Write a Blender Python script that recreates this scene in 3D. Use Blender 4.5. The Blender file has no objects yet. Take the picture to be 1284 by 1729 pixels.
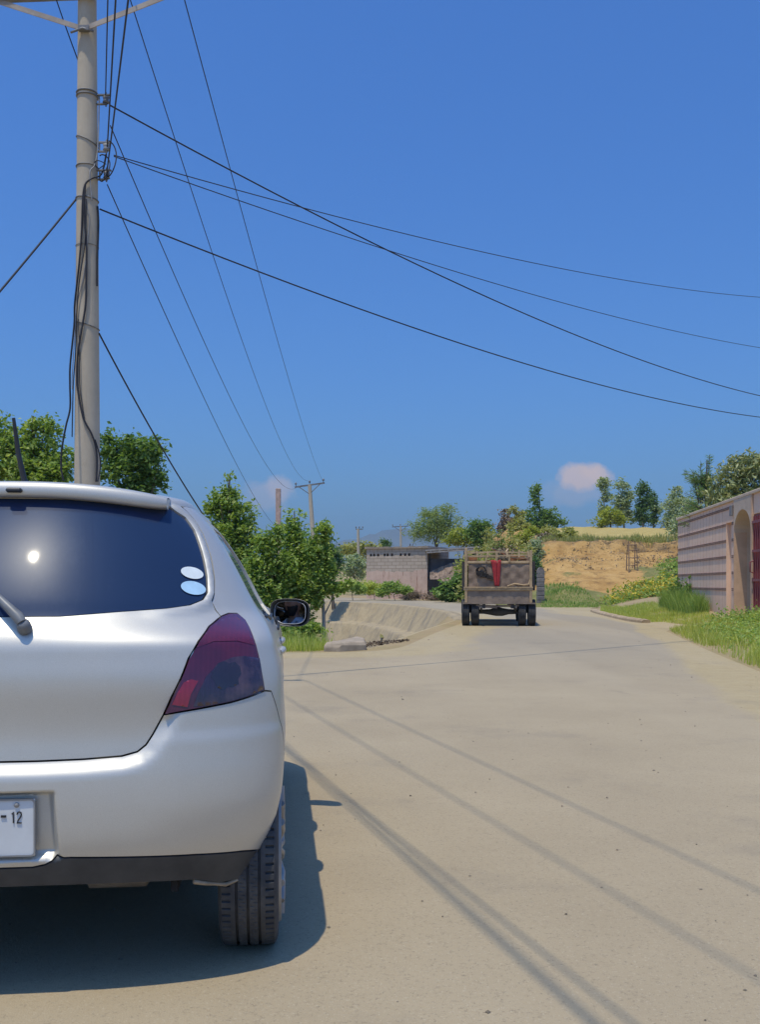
import bpy, bmesh, math, random
import numpy as np
from mathutils import Vector, Matrix, Quaternion
from mathutils.geometry import delaunay_2d_cdt
R = math.radians
rng = np.random.default_rng(7)
random.seed(7)
SC = bpy.context.scene
COL = SC.collection

# ---------------------------------------------------------------- camera, sun
CAM_H, FPX, CX, HY = 1.2, 1600.0, 642.0, 985.0          # photo is 1284 x 1729
SUN_TO = Vector((-0.145, -0.25, 1.0)).normalized()      # towards the sun

def at(x, y, D):
    """world point at distance D that the photograph shows at pixel x, y"""
    return Vector(((x - CX) / FPX * D, D, CAM_H + (HY - y) / FPX * D))

def gnd(x, y, z=0.0):
    D = (CAM_H - z) * FPX / (y - HY)
    return Vector(((x - CX) / FPX * D, D, z))

def smooth(a, b, x):
    t = np.clip((np.asarray(x, float) - a) / (b - a), 0, 1)
    return t * t * (3 - 2 * t)

# ---------------------------------------------------------------- objects
def tag(o, label=None, cat=None, group=None, kind=None):
    if label: o['label'] = label
    if cat: o['category'] = cat
    if group: o['group'] = group
    if kind: o['kind'] = kind
    return o

def thing(name, label, cat, loc=(0, 0, 0), rz=0.0, group=None, rot=None):
    o = bpy.data.objects.new(name, None)
    o.empty_display_size = 0.2
    COL.objects.link(o)
    o.location = loc
    o.rotation_euler = rot if rot else (0, 0, rz)
    return tag(o, label, cat, group)

def link(name, me, mats, parent=None):
    o = bpy.data.objects.new(name, me)
    COL.objects.link(o)
    if not isinstance(mats, (list, tuple)): mats = [mats]
    if not me.materials:
        for m in mats: me.materials.append(m)
    if parent: o.parent = parent
    return o

def copy_tree(o, parent=None, label=None):
    c = o.copy(); COL.objects.link(c)
    if parent: c.parent = parent
    if label: c['label'] = label
    for ch in o.children: copy_tree(ch, c)
    return c

class MB:
    """collects verts and faces of one mesh"""
    def __init__(s): s.v = []; s.f = []; s.sm = []; s.mi = []
    def add(s, vs, fs, smooth=False, mi=0):
        b = len(s.v); s.v += [tuple(v) for v in vs]
        for f in fs:
            s.f.append(tuple(b + i for i in f)); s.sm.append(smooth); s.mi.append(mi)
    def box(s, lo, hi, M=None, mi=0, c=0.0):
        x0, y0, z0 = lo; x1, y1, z1 = hi
        if c > 0:
            vs = []; 
            for (sx, sy, sz) in [(0,0,0),(1,0,0),(1,1,0),(0,1,0),(0,0,1),(1,0,1),(1,1,1),(0,1,1)]:
                p = [x1 if sx else x0, y1 if sy else y0, z1 if sz else z0]
                for ax, sg in enumerate((sx, sy, sz)):
                    q = list(p)
                    for bx_, sg2 in enumerate((sx, sy, sz)):
                        if bx_ != ax: q[bx_] += -c if sg2 else c
                    vs.append(q)
            bm = bmesh.new()
            for v in vs: bm.verts.new(v)
            r = bmesh.ops.convex_hull(bm, input=bm.verts)
            bm.verts.ensure_lookup_table(); bm.verts.index_update()
            vs = [v.co.copy() for v in bm.verts]; fs = [[v.index for v in f.verts] for f in bm.faces]
            bm.free()
        else:
            vs = [(x0,y0,z0),(x1,y0,z0),(x1,y1,z0),(x0,y1,z0),(x0,y0,z1),(x1,y0,z1),(x1,y1,z1),(x0,y1,z1)]
            fs = [(0,3,2,1),(4,5,6,7),(0,1,5,4),(1,2,6,5),(2,3,7,6),(3,0,4,7)]
        if M is not None: vs = [M @ Vector(v) for v in vs]
        s.add(vs, fs, False, mi)
    def bar(s, a, b, w, h, mi=0, up=(0, 0, 1)):
        a = Vector(a); b = Vector(b); d = (b - a); L = d.length; d.normalize()
        x = d.cross(Vector(up))
        if x.length < 1e-4: x = Vector((1, 0, 0))
        x.normalize(); y = x.cross(d)
        M = Matrix(((x.x, d.x, y.x, a.x), (x.y, d.y, y.y, a.y), (x.z, d.z, y.z, a.z), (0, 0, 0, 1)))
        s.box((-w/2, 0, -h/2), (w/2, L, h/2), M, mi)
    def tube(s, pts, rad, n=8, mi=0, cap=True, wob=0.0):
        pts = [Vector(p) for p in pts]; k = len(pts)
        if not hasattr(rad, '__len__'): rad = [rad] * k
        vs = []; t0 = (pts[1] - pts[0]).normalized()
        x = t0.cross(Vector((0, 0, 1)))
        if x.length < 1e-3: x = t0.cross(Vector((0, 1, 0)))
        x.normalize()
        for i, p in enumerate(pts):
            t = (pts[min(i+1, k-1)] - pts[max(i-1, 0)]).normalized()
            x = (x - t * x.dot(t)).normalized(); y = t.cross(x)
            for j in range(n):
                a = 2*math.pi*j/n; r = rad[i] * (1 + wob * random.uniform(-1, 1))
                vs.append(p + (x*math.cos(a) + y*math.sin(a)) * r)
        fs = []
        for i in range(k-1):
            for j in range(n):
                fs.append((i*n+j, i*n+(j+1) % n, (i+1)*n+(j+1) % n, (i+1)*n+j))
        s.add(vs, fs, True, mi)
        if cap:
            s.add(vs[:n], [tuple(range(n))[::-1]], False, mi); s.add(vs[-n:], [tuple(range(n))], False, mi)
    def lathe(s, prof, M=None, n=24, mi=0, smooth=True):
        vs = []
        for (r, z) in prof:
            for j in range(n):
                a = 2*math.pi*j/n; vs.append(Vector((r*math.cos(a), r*math.sin(a), z)))
        if M is not None: vs = [M @ v for v in vs]
        fs = []
        for i in range(len(prof)-1):
            for j in range(n):
                fs.append((i*n+j, i*n+(j+1) % n, (i+1)*n+(j+1) % n, (i+1)*n+j))
        s.add(vs, fs, smooth, mi)
    def prism(s, poly, d, M=None, mi=0, smooth=False):
        """poly: 2-D outline (x, z) extruded along +y by d"""
        n = len(poly)
        vs = [Vector((p[0], 0, p[1])) for p in poly] + [Vector((p[0], d, p[1])) for p in poly]
        if M is not None: vs = [M @ v for v in vs]
        s.add(vs, [tuple(range(n)), tuple(range(2*n-1, n-1, -1))], False, mi)
        s.add(vs, [(i, i+n, (i+1) % n + n, (i+1) % n) for i in range(n)], smooth, mi)
    def grid(s, P, smooth=True, mi=0, flip=False, closed=False):
        """P[i][j] rows of points"""
        ni, nj = len(P), len(P[0]); vs = [p for r in P for p in r]; fs = []
        for i in range(ni-1):
            for j in range(nj if closed else nj-1):
                f = (i*nj+j, i*nj+(j+1) % nj, (i+1)*nj+(j+1) % nj, (i+1)*nj+j)
                fs.append(f[::-1] if flip else f)
        s.add(vs, fs, smooth, mi)
    def mesh(s, name):
        me = bpy.data.meshes.new(name)
        me.from_pydata(s.v, [], s.f)
        me.polygons.foreach_set('use_smooth', s.sm); me.polygons.foreach_set('material_index', s.mi)
        me.update(); return me
    def build(s, name, mats, parent=None, bevel=0.0, weld=False):
        me = s.mesh(name)
        if weld:
            bm = bmesh.new(); bm.from_mesh(me); bmesh.ops.remove_doubles(bm, verts=bm.verts, dist=1e-5); bm.to_mesh(me); bm.free()
        o = link(name, me, mats, parent)
        if bevel:
            m = o.modifiers.new('bevel', 'BEVEL'); m.width = bevel; m.segments = 2; m.limit_method = 'ANGLE'; m.angle_limit = R(40)
        return o

def np_mesh(name, V, F, smooth=False):
    """V (n,3), F (m,k) arrays -> mesh"""
    me = bpy.data.meshes.new(name); V = np.asarray(V, np.float32); F = np.asarray(F, np.int32)
    m, k = F.shape
    me.vertices.add(len(V)); me.vertices.foreach_set('co', V.ravel())
    me.loops.add(m*k); me.loops.foreach_set('vertex_index', F.ravel())
    me.polygons.add(m); me.polygons.foreach_set('loop_start', np.arange(0, m*k, k, dtype=np.int32))
    me.polygons.foreach_set('use_smooth', np.full(m, smooth))
    me.update(calc_edges=True); me.validate(); return me

# ---------------------------------------------------------------- materials
class NT:
    def __init__(s, name):
        s.m = bpy.data.materials.new(name); s.m.use_nodes = True; s.t = s.m.node_tree; s.n = s.t.nodes; s.l = s.t.links
        s.b = s.n['Principled BSDF']; s.out = s.n['Material Output']
        s.tc = s.n.new('ShaderNodeTexCoord')
    def new(s, t, **kw):
        n = s.n.new(t)
        for k, v in kw.items(): setattr(n, k, v)
        return n
    def lk(s, a, b): s.l.new(a, b)
    def noise(s, scale, detail=4, rough=.55, vec=None, dist=0.0, stretch=None):
        n = s.new('ShaderNodeTexNoise'); n.inputs['Scale'].default_value = scale; n.inputs['Detail'].default_value = detail
        n.inputs['Roughness'].default_value = rough; n.inputs['Distortion'].default_value = dist
        v = vec or s.tc.outputs['Object']
        if stretch:
            mp = s.new('ShaderNodeMapping'); mp.inputs['Scale'].default_value = stretch; s.lk(v, mp.inputs['Vector']); v = mp.outputs[0]
        s.lk(v, n.inputs['Vector']); return n.outputs['Fac']
    def ramp(s, fac, stops, interp='LINEAR'):
        r = s.new('ShaderNodeValToRGB'); r.color_ramp.interpolation = interp
        e = r.color_ramp.elements
        while len(e) > 1: e.remove(e[-1])
        e[0].position = stops[0][0]; e[0].color = c4(stops[0][1])
        for p, c in stops[1:]:
            k = e.new(p); k.color = c4(c)
        s.lk(fac, r.inputs['Fac']); return r.outputs['Color']
    def mix(s, fac, a, b, mode='MIX'):
        m = s.new('ShaderNodeMix', data_type='RGBA', blend_type=mode)
        for sock, v in ((m.inputs[0], fac), (m.inputs[6], a), (m.inputs[7], b)):
            if isinstance(v, (int, float)): sock.default_value = v
            elif isinstance(v, (tuple, list)): sock.default_value = c4(v)
            else: s.lk(v, sock)
        return m.outputs[2]
    def math(s, op, a, b=0.0, clamp=False):
        m = s.new('ShaderNodeMath', operation=op); m.use_clamp = clamp
        for i, v in enumerate((a, b)):
            if isinstance(v, (int, float)): m.inputs[i].default_value = v
            else: s.lk(v, m.inputs[i])
        return m.outputs[0]
    def bump(s, h, strength=.3, dist=.01):
        b = s.new('ShaderNodeBump'); b.inputs['Strength'].default_value = strength; b.inputs['Distance'].default_value = dist
        s.lk(h, b.inputs['Height']); s.lk(b.outputs[0], s.b.inputs['Normal'])
    def attr(s, name):
        a = s.new('ShaderNodeAttribute', attribute_name=name); return a.outputs['Fac']
    def set(s, **kw):
        for k, v in kw.items():
            i = s.b.inputs[k.replace('_', ' ')]
            if hasattr(v, 'links') or isinstance(v, bpy.types.NodeSocket): s.lk(v, i)
            else: i.default_value = v
        return s.m

def c4(c):
    if isinstance(c, (int, float)): c = (c, c, c)
    return tuple(c) + ((1.0,) if len(c) == 3 else ())

def sc(c, k): return tuple(min(1, max(0, x * k)) for x in c)

def pm(name, col, rough=.75, var=.18, scale=6, metal=0.0, coat=0.0, bump=0.0, bscale=40, col2=None, mixs=(.35, .7), spec=.5, stretch=None):
    """painted / worn surface: two tones of noise, optional bump"""
    t = NT(name)
    n1 = t.noise(scale, 6, .6, stretch=stretch)
    c = t.ramp(n1, [(mixs[0], sc(col, 1 - var)), (mixs[1], col2 if col2 else sc(col, 1 + var))])
    t.set(Base_Color=c, Roughness=rough, Metallic=metal)
    t.b.inputs['Coat Weight'].default_value = coat; t.b.inputs['Coat Roughness'].default_value = .03
    t.b.inputs['Specular IOR Level'].default_value = spec
    if bump: t.bump(t.noise(bscale, 5, .6), bump, .01)
    return t.m

def leafmat(name, a, b, trans=.42, rough=.55, c=None):
    """foliage: each leaf its own tone"""
    t = NT(name)
    g = t.new('ShaderNodeNewGeometry')
    stops = [(0, a), (1, b)] if c is None else [(0, a), (.8, b), (1, c)]
    col = t.ramp(g.outputs['Random Per Island'], stops)
    big = t.noise(.8, 3)
    col = t.mix(t.math('MULTIPLY', big, .5), col, t.mix(1.0, col, (.75, .8, .45), 'MULTIPLY'))
    t.set(Base_Color=col, Roughness=rough); t.b.inputs['Specular IOR Level'].default_value = .3
    tr = t.new('ShaderNodeBsdfTranslucent'); t.lk(t.mix(1.0, col, (1.25, 1.3, .6), 'MULTIPLY'), tr.inputs['Color'])
    mx = t.new('ShaderNodeMixShader'); mx.inputs[0].default_value = trans
    t.lk(t.b.outputs[0], mx.inputs[1]); t.lk(tr.outputs[0], mx.inputs[2]); t.lk(mx.outputs[0], t.out.inputs['Surface'])
    return t.m

# ---------------------------------------------------------------- foliage
def leaf_arrays(C, size, aspect=.55, up=.35, rg=None, droop=0.0, dirs=None):
    """leaf blades (folded diamonds) at points C"""
    rg = rg or rng; n = len(C); C = np.asarray(C)
    d = rg.normal(size=(n, 3)) if dirs is None else np.asarray(dirs) + rg.normal(size=(n, 3)) * .25
    d[:, 2] = d[:, 2] * .6 - droop; d /= np.linalg.norm(d, axis=1, keepdims=True) + 1e-9
    nn = rg.normal(size=(n, 3)); nn[:, 2] += up * 3
    s = np.cross(d, nn); s /= np.linalg.norm(s, axis=1, keepdims=True) + 1e-9
    nn = np.cross(s, d)
    L = size * rg.uniform(.42, 1.45, size=(n, 1)); W = L * aspect * .5
    a = C - d * L * .5; t = C + d * L * .5; m = C - d * L * .08 + nn * L * .0
    l = m + s * W + nn * W * .35; r = m - s * W + nn * W * .35
    V = np.stack([a, l, t, r], 1).reshape(-1, 3)
    F = (np.arange(n)[:, None] * 4 + np.array([[0, 1, 2, 3]]))
    return V, F

def cluster_points(blobs, n, clump=.28, shell=.55, per=28, rg=None):
    """points in leaf clumps spread through ellipsoids (c, r, weight)"""
    rg = rg or rng
    w = np.array([b[2] if len(b) > 2 else b[1][0]*b[1][1]*b[1][2] for b in blobs], float) ** .8; w /= w.sum()
    out = []
    for b, k in zip(blobs, rg.multinomial(max(1, n // per), w)):
        if k == 0: continue
        d = rg.normal(size=(k, 3)); d /= np.linalg.norm(d, axis=1, keepdims=True)
        rad = (shell + (1 - shell) * rg.uniform(0, 1, (k, 1))) * rg.uniform(.8, 1.06, (k, 1))
        c = np.array(b[0]) + d * rad * np.array(b[1])
        cs = clump * rg.uniform(.5, 1.3, (k, 1, 1))
        p = c[:, None, :] + rg.normal(size=(k, per, 3)) * cs * np.array([1, 1, .75]) * .6
        out.append(p.reshape(-1, 3))
    return np.concatenate(out)

def crown(name, blobs, n, size, mat, parent, clump=.28, shell=.55, aspect=.55, per=28, seed=1, droop=.2, up=.35):
    rg = np.random.default_rng(seed)
    V, F = leaf_arrays(cluster_points(blobs, n, clump, shell, per, rg), size, aspect, up, rg, droop)
    return link(name, np_mesh(name, V, F), mat, parent)

def limbs(mb, base, top, r0, blobs, nb=6, seed=1, bend=.15):
    """tapered trunk with limbs reaching into the crown blobs"""
    rd = random.Random(seed); base = Vector(base); top = Vector(top); L = (top - base).length
    pts = []; rr = []
    for i in range(9):
        t = i / 8; p = base.lerp(top, t); p.x += bend*L*.12*math.sin(t*5+seed); p.y += bend*L*.1*math.sin(t*4+seed*2)
        pts.append(p); rr.append(r0 * (1.25 if i == 0 else 1) * (1 - .82*t))
    mb.tube(pts, rr, 8, wob=.05)
    for k in range(nb):
        b = blobs[k % len(blobs)]; i = rd.randint(3, 7); a = pts[i]
        e = Vector(b[0]) + Vector((rd.uniform(-.6, .6)*b[1][0], rd.uniform(-.6, .6)*b[1][1], rd.uniform(-.2, .75)*b[1][2]))
        m = a.lerp(e, .5) + Vector((0, 0, -.06*(e-a).length))
        mb.tube([a, m, e], [rr[i]*.6, rr[i]*.38, rr[i]*.12], 6)

def tree(name, label, cat, base, blobs, n, size, lmat, bmat, r0=.12, seed=1, group=None, nb=6, **kw):
    """base world; blobs relative to base"""
    t = thing(name, label, cat, base, 0, group)
    hi = max(b[0][2] + b[1][2]*.5 for b in blobs)
    cx = sum(b[0][0] for b in blobs)/len(blobs); cy = sum(b[0][1] for b in blobs)/len(blobs)
    mb = MB(); limbs(mb, (0, 0, -.3), (cx*.8, cy*.8, hi), r0, blobs, nb, seed)
    mb.build('trunk', bmat, t)
    crown('crown', blobs, n, size, lmat, t, seed=seed, **kw)
    return t

def blades(P, h, w, rg, lean=.35):
    """grass blades: thin bent triangles (two quads) at points P (n,3)"""
    n = len(P); a = rg.uniform(0, 2*np.pi, n); s = np.stack([np.cos(a), np.sin(a), np.zeros(n)], 1)
    b = rg.uniform(0, 2*np.pi, n); d = np.stack([np.cos(b), np.sin(b), np.zeros(n)], 1)
    H = (h * rg.uniform(.45, 1.25, n))[:, None]; W = (w * rg.uniform(.6, 1.3, n))[:, None]
    ln = (rg.uniform(.1, 1, n) * lean)[:, None] * H
    up = np.array([[0, 0, 1.]])
    p0 = P - s*W; p1 = P + s*W; m = P + up*H*.55 + d*ln*.35; q0 = m - s*W*.7; q1 = m + s*W*.7
    t = P + up*H + d*ln; t0 = t - s*W*.08; t1 = t + s*W*.08
    V = np.stack([p0, p1, q0, q1, t0, t1], 1).reshape(-1, 3)
    i = np.arange(n)[:, None] * 6
    F = np.concatenate([i + np.array([[0, 1, 3, 2]]), i + np.array([[2, 3, 5, 4]])])
    return V, F
# ================================================================ camera, sun, sky
cam = bpy.data.cameras.new('camera'); co = bpy.data.objects.new('camera', cam); COL.objects.link(co)
cam.sensor_fit = 'VERTICAL'; cam.sensor_height = 36; cam.lens = FPX / 1729 * 36
cam.shift_y = (HY - 864.5) / 1729
cam.clip_start = .05; cam.clip_end = 20000
co.location = (0, 0, CAM_H); co.rotation_euler = (R(90), 0, 0); SC.camera = co

sun = bpy.data.lights.new('sun', 'SUN'); so = bpy.data.objects.new('sun', sun); COL.objects.link(so)
sun.energy = 3.6; sun.angle = R(.6); sun.color = (1.0, .90, .70)
so.rotation_euler = (-SUN_TO).to_track_quat('-Z', 'Y').to_euler(); so.location = (0, 0, 40)

W = bpy.data.worlds.new('World'); SC.world = W; W.use_nodes = True
wt = W.node_tree; wn = wt.nodes; wl = wt.links
bg = wn['Background']; bg.inputs['Strength'].default_value = .145
sky = wn.new('ShaderNodeTexSky'); sky.sky_type = 'NISHITA'; sky.sun_disc = False
sky.sun_elevation = math.asin(SUN_TO.z); sky.sun_rotation = math.atan2(SUN_TO.x, SUN_TO.y)
sky.air_density = 1.25; sky.dust_density = 3.0; sky.ozone_density = 3.5; sky.altitude = 300
hs = wn.new('ShaderNodeHueSaturation'); hs.inputs['Saturation'].default_value = 1.12
wl.new(sky.outputs[0], hs.inputs['Color'])
wtc = wn.new('ShaderNodeTexCoord')
def wmath(op, a, b=0.0, clamp=False):
    m = wn.new('ShaderNodeMath'); m.operation = op; m.use_clamp = clamp
    for i, v in enumerate((a, b)):
        if isinstance(v, (int, float)): m.inputs[i].default_value = v
        else: wl.new(v, m.inputs[i])
    return m.outputs[0]
sep = wn.new('ShaderNodeSeparateXYZ'); wl.new(wtc.outputs['Generated'], sep.inputs[0])
px_ = wmath('DIVIDE', sep.outputs[0], wmath('MAXIMUM', sep.outputs[1], .02))     # azimuth of the sky direction
pz_ = wmath('DIVIDE', sep.outputs[2], wmath('MAXIMUM', sep.outputs[1], .02))
cn = wn.new('ShaderNodeTexNoise'); cn.inputs['Scale'].default_value = 46; cn.inputs['Detail'].default_value = 6; cn.inputs['Roughness'].default_value = .55
wl.new(wtc.outputs['Generated'], cn.inputs['Vector'])
tint = wn.new('ShaderNodeMix'); tint.data_type = 'RGBA'; tint.blend_type = 'MULTIPLY'; tint.inputs[0].default_value = 1
wl.new(hs.outputs[0], tint.inputs[6]); tint.inputs[7].default_value = (.345, .67, 1.14, 1)
col_in = tint.outputs[2]
def cloud(ax, ez, rx, rz, dens):
    """a small cumulus low over the horizon: soft ellipse broken up by noise"""
    global col_in
    dx = wmath('DIVIDE', wmath('SUBTRACT', px_, ax), rx); dz = wmath('DIVIDE', wmath('SUBTRACT', pz_, ez), rz)
    r = wmath('SQRT', wmath('ADD', wmath('MULTIPLY', dx, dx), wmath('MULTIPLY', dz, dz)))
    m = wmath('SUBTRACT', wmath('ADD', wmath('SUBTRACT', 1.0, r), wmath('MULTIPLY', cn.outputs['Fac'], 1.3)), .62)
    m = wmath('MULTIPLY', wmath('MULTIPLY', m, 2.2, True), dens)
    fwd = wmath('GREATER_THAN', sep.outputs[1], .1)
    mx = wn.new('ShaderNodeMix'); mx.data_type = 'RGBA'
    wl.new(wmath('MULTIPLY', m, fwd), mx.inputs[0]); wl.new(col_in, mx.inputs[6]); mx.inputs[7].default_value = (6.0, 4.4, 3.6, 1)
    col_in = mx.outputs[2]
cloud((985-CX)/FPX, (HY-806)/FPX, .030, .016, .85)
cloud((1008-CX)/FPX, (HY-800)/FPX, .018, .011, .75)
cloud((970-CX)/FPX, (HY-832)/FPX, .040, .018, .25)
cloud((452-CX)/FPX, (HY-838)/FPX, .034, .020, .3)
cloud((474-CX)/FPX, (HY-828)/FPX, .018, .016, .3)
wl.new(col_in, bg.inputs['Color'])
SC.view_settings.view_transform = 'Standard'; SC.view_settings.look = 'None'
SC.view_settings.exposure = 0.0; SC.view_settings.gamma = 1.0
SC.render.engine = 'CYCLES'
SC.cycles.max_bounces = 8; SC.cycles.transparent_max_bounces = 16; SC.cycles.volume_bounces = 0
SC.cycles.use_denoising = True
try: SC.cycles.denoiser = 'OPENIMAGEDENOISE'
except Exception: pass

# ================================================================ terrain
from mathutils import noise as mn
def n2(x, y, s=1.0, o=3): return mn.fractal(Vector((x*s, y*s, 3.7)), 1.0, 2.0, o, noise_basis='PERLIN_ORIGINAL')

EY = [-40, 0, 8.5, 12.8, 16.7, 23.7, 27, 31, 36, 46, 60]
EX = [4.4, 4.4, 4.7, 5.14, 5.82, 7.16, 8.2, 8.6, 9.0, 10.2, 14.]
def edge(y): return float(np.interp(y, EY, EX))          # right-hand edge of the road
def gz(x, y):
    h = .5 * float(smooth(0.1, 3.2, x - edge(y))) * float(smooth(-5, 8, y)) if y < 70 else .5*float(smooth(0, 3, x-14))
    h += .10 * n2(x, y, .6) * float(smooth(.3, 1.5, x - edge(y)))
    if y > 84: h += 5.0 * float(smooth(86, 190, y)) * (1 + .25*n2(x, y, .02))
    if x < -3.2: h += .12 * n2(x, y, .4) * float(smooth(-3.2, -4.5, x))
    return h

ROAD_R = [(4.4, -30), (4.4, 0), (4.7, 8.5), (5.14, 12.8), (5.82, 16.7), (7.16, 23.7), (8.4, 25.6), (9.6, 26.6), (10.2, 28.2),
          (9.4, 31), (8.55, 33.2), (9.0, 36.5), (9.5, 39.2), (10.1, 45.5), (14, 49), (13, 51), (10, 52.5), (7, 55), (4, 62), (1.2, 71), (-2.5, 79), (-8, 84), (-30, 92)]
RIM = [(-30, 70), (-16, 66), (-8, 62), (-3.9, 58.6), (0, 52.6), (1.3, 46.5), (2.2, 40.5), (2.55, 35), (2.45, 31), (2.1, 29.2),
       (.85, 23), (-.1, 17.6), (-.6, 16.9), (-2.0, 16.8), (-3.0, 17.2), (-5.0, 19.5), (-9, 28), (-30, 40)]     # rim of the drainage hollow
ROAD_L = RIM[0:15][:14]
ROAD = ROAD_R + ROAD_L + [(-2.8, 15.5), (-2.7, 0), (-2.7, -30)]

def inpoly(P, poly):
    P = np.asarray(P, float); poly = np.asarray(poly, float); x, y = P[:, 0], P[:, 1]; c = np.zeros(len(P), bool)
    j = len(poly) - 1
    for i in range(len(poly)):
        xi, yi = poly[i]; xj, yj = poly[j]
        if yi != yj:
            c ^= ((yi > y) != (yj > y)) & (x < (xj-xi)*(y-yi)/(yj-yi) + xi)
        j = i
    return c
def segdist(P, poly, closed=True):
    P = np.asarray(P, float); q = np.asarray(poly, float); d = np.full(len(P), 1e9)
    n = len(q)
    for i in range(n if closed else n-1):
        a = q[i]; b = q[(i+1) % n]; ab = b-a; L = max(ab @ ab, 1e-12)
        t = np.clip(((P-a) @ ab)/L, 0, 1); d = np.minimum(d, np.linalg.norm(P-(a+t[:, None]*ab), axis=1))
    return d
def resamp(poly, s, closed=True):
    out = []; n = len(poly)
    for i in range(n if closed else n-1):
        a = np.array(poly[i], float); b = np.array(poly[(i+1) % n], float); k = max(1, int(np.ceil(np.linalg.norm(b-a)/s)))
        out += [tuple(a + (b-a)*j/k) for j in range(k)]
    if not closed: out.append(tuple(poly[-1]))
    return out
def chaikin(poly, it=1, closed=True):
    for _ in range(it):
        o = []; n = len(poly)
        for i in range(n if closed else n-1):
            a = np.array(poly[i], float); b = np.array(poly[(i+1) % n], float)
            o += [tuple(a*.75+b*.25), tuple(a*.25+b*.75)]
        if not closed: o = [tuple(poly[0])] + o + [tuple(poly[-1])]
        poly = o
    return poly
def cdt(loops, pts, keep):
    """constrained triangulation of closed loops plus free points; keep(centroids) picks triangles"""
    V = []; E = []
    for lp in loops:
        b = len(V); V += [Vector(p) for p in lp]; E += [(b+i, b+(i+1) % len(lp)) for i in range(len(lp))]
    V += [Vector(p) for p in pts]
    r = delaunay_2d_cdt(V, E, [], 0, 1e-6)
    P = np.array([tuple(v) for v in r[0]]); T = np.array([f for f in r[2] if len(f) == 3])
    T = T[keep(P[T].mean(1))]
    u, inv = np.unique(T, return_inverse=True)
    return P[u], inv.reshape(T.shape)

RIMs = chaikin(resamp(RIM, 3), 2)
def sheet(name, loops, pts, keep, zf, mat, kind='structure', dz=0.0):
    P, T = cdt(loops, pts, keep)
    V = np.array([(p[0], p[1], zf(p[0], p[1]) + dz) for p in P])
    n = np.cross(V[T[:, 1]]-V[T[:, 0]], V[T[:, 2]]-V[T[:, 0]])[:, 2]; T[n < 0] = T[n < 0][:, ::-1]
    o = link(name, np_mesh(name, V, T, True), mat); tag(o, kind=kind); return o, P

# soil ground
t = NT('soil')
c = t.ramp(t.noise(.6, 8, .65), [(.3, (.31, .235, .13)), (.55, (.36, .275, .155)), (.75, (.27, .205, .115))])
g_ = t.ramp(t.noise(.22, 6, .7), [(.5, 0), (.62, 1)])
far_ = t.new('ShaderNodeSeparateXYZ'); t.lk(t.tc.outputs['Object'], far_.inputs[0])
fm = t.math('MULTIPLY', t.math('SUBTRACT', far_.outputs[1], 78), .05, True)
rt = t.math('MULTIPLY', t.math('SUBTRACT', far_.outputs[0], 7.0), .8, True)
c = t.mix(t.math('MULTIPLY', g_, t.math('MAXIMUM', fm, .25)), c, (.14, .17, .05))
t.set(Base_Color=c, Roughness=.95); t.b.inputs['Specular IOR Level'].default_value = .1
t.bump(t.noise(9, 8, .7), .5, .05); M_soil = t.m

xs = np.concatenate([-np.geomspace(3, 4000, 46)[::-1] + .0, np.linspace(-2.5, 14, 34), 14 + np.geomspace(.6, 5000, 46)])
ys = np.concatenate([-np.geomspace(2, 400, 10)[::-1], np.linspace(0, 60, 90), 60 + np.geomspace(.8, 7000, 60)])
GP = np.array([(x + rng.uniform(-.05, .05), y + rng.uniform(-.05, .05)) for x in xs for y in ys])
GP = GP[segdist(GP, RIMs) > .12]
BIG = [(-4200, -500), (5200, -500), (5200, 7200), (-4200, 7200)]
ground, _ = sheet('ground', [BIG, RIMs], GP, lambda c_: ~inpoly(c_, RIMs), gz, M_soil)

# road: worn asphalt with blown sand along its sides
t = NT('asphalt')
sand = t.attr('sand')
nbig = t.noise(.55, 7, .62); nmid = t.noise(5, 6, .7); nf = t.noise(75, 4, .8)
asp = t.ramp(nbig, [(.3, (.340, .272, .174)), (.55, (.388, .313, .201)), (.75, (.425, .345, .224))])
asp = t.mix(t.math('MULTIPLY', t.attr('grey'), .9), asp, (.315, .268, .195))
sd = t.ramp(nmid, [(.3, (.37, .29, .155)), (.7, (.43, .345, .20))])
sm_ = t.ramp(t.math('ADD', sand, t.math('MULTIPLY', t.math('SUBTRACT', t.noise(1.6, 8, .7, stretch=(1, .45, 1)), .5), .9)), [(.38, 0), (.66, 1)])
c = t.mix(sm_, asp, sd)
c = t.mix(t.ramp(nf, [(.33, .6), (.45, 0)]), c, (.15, .125, .09))                   # dark chippings
c = t.mix(t.ramp(t.noise(110, 3, .7), [(.58, 0), (.70, .5)]), c, (.52, .45, .33))     # pale chippings
st = t.ramp(t.noise(.75, 7, .72), [(.54, 0), (.72, .42)])
c = t.mix(st, c, (.19, .165, .135))
sx = t.new('ShaderNodeSeparateXYZ'); t.lk(t.tc.outputs['Object'], sx.inputs[0])
def crack(y0, slope, wd, k):
    yy = t.math('ADD', t.math('SUBTRACT', sx.outputs[1], y0), t.math('MULTIPLY', sx.outputs[0], slope))
    yy = t.math('ADD', yy, t.math('MULTIPLY', t.math('SUBTRACT', t.noise(1.3, 6, .7), .5), .5))
    return t.math('MULTIPLY', t.math('LESS_THAN', t.math('ABSOLUTE', yy), wd), k)
lp_ = t.noise(.16, 3, .5, stretch=(2.6, .35, 1)); c = t.mix(t.ramp(lp_, [(.46, 0), (.58, .30)]), c, (.44, .365, .25))      # trodden paler tracks
c = t.mix(t.ramp(t.noise(.5, 5, .6, stretch=(1, .6, 1)), [(.66, 0), (.69, .35)]), c, (.235, .20, .15))       # old repair patches
c = t.mix(crack(19.3, .1, .03, .25), c, (.12, .10, .08))
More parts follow.
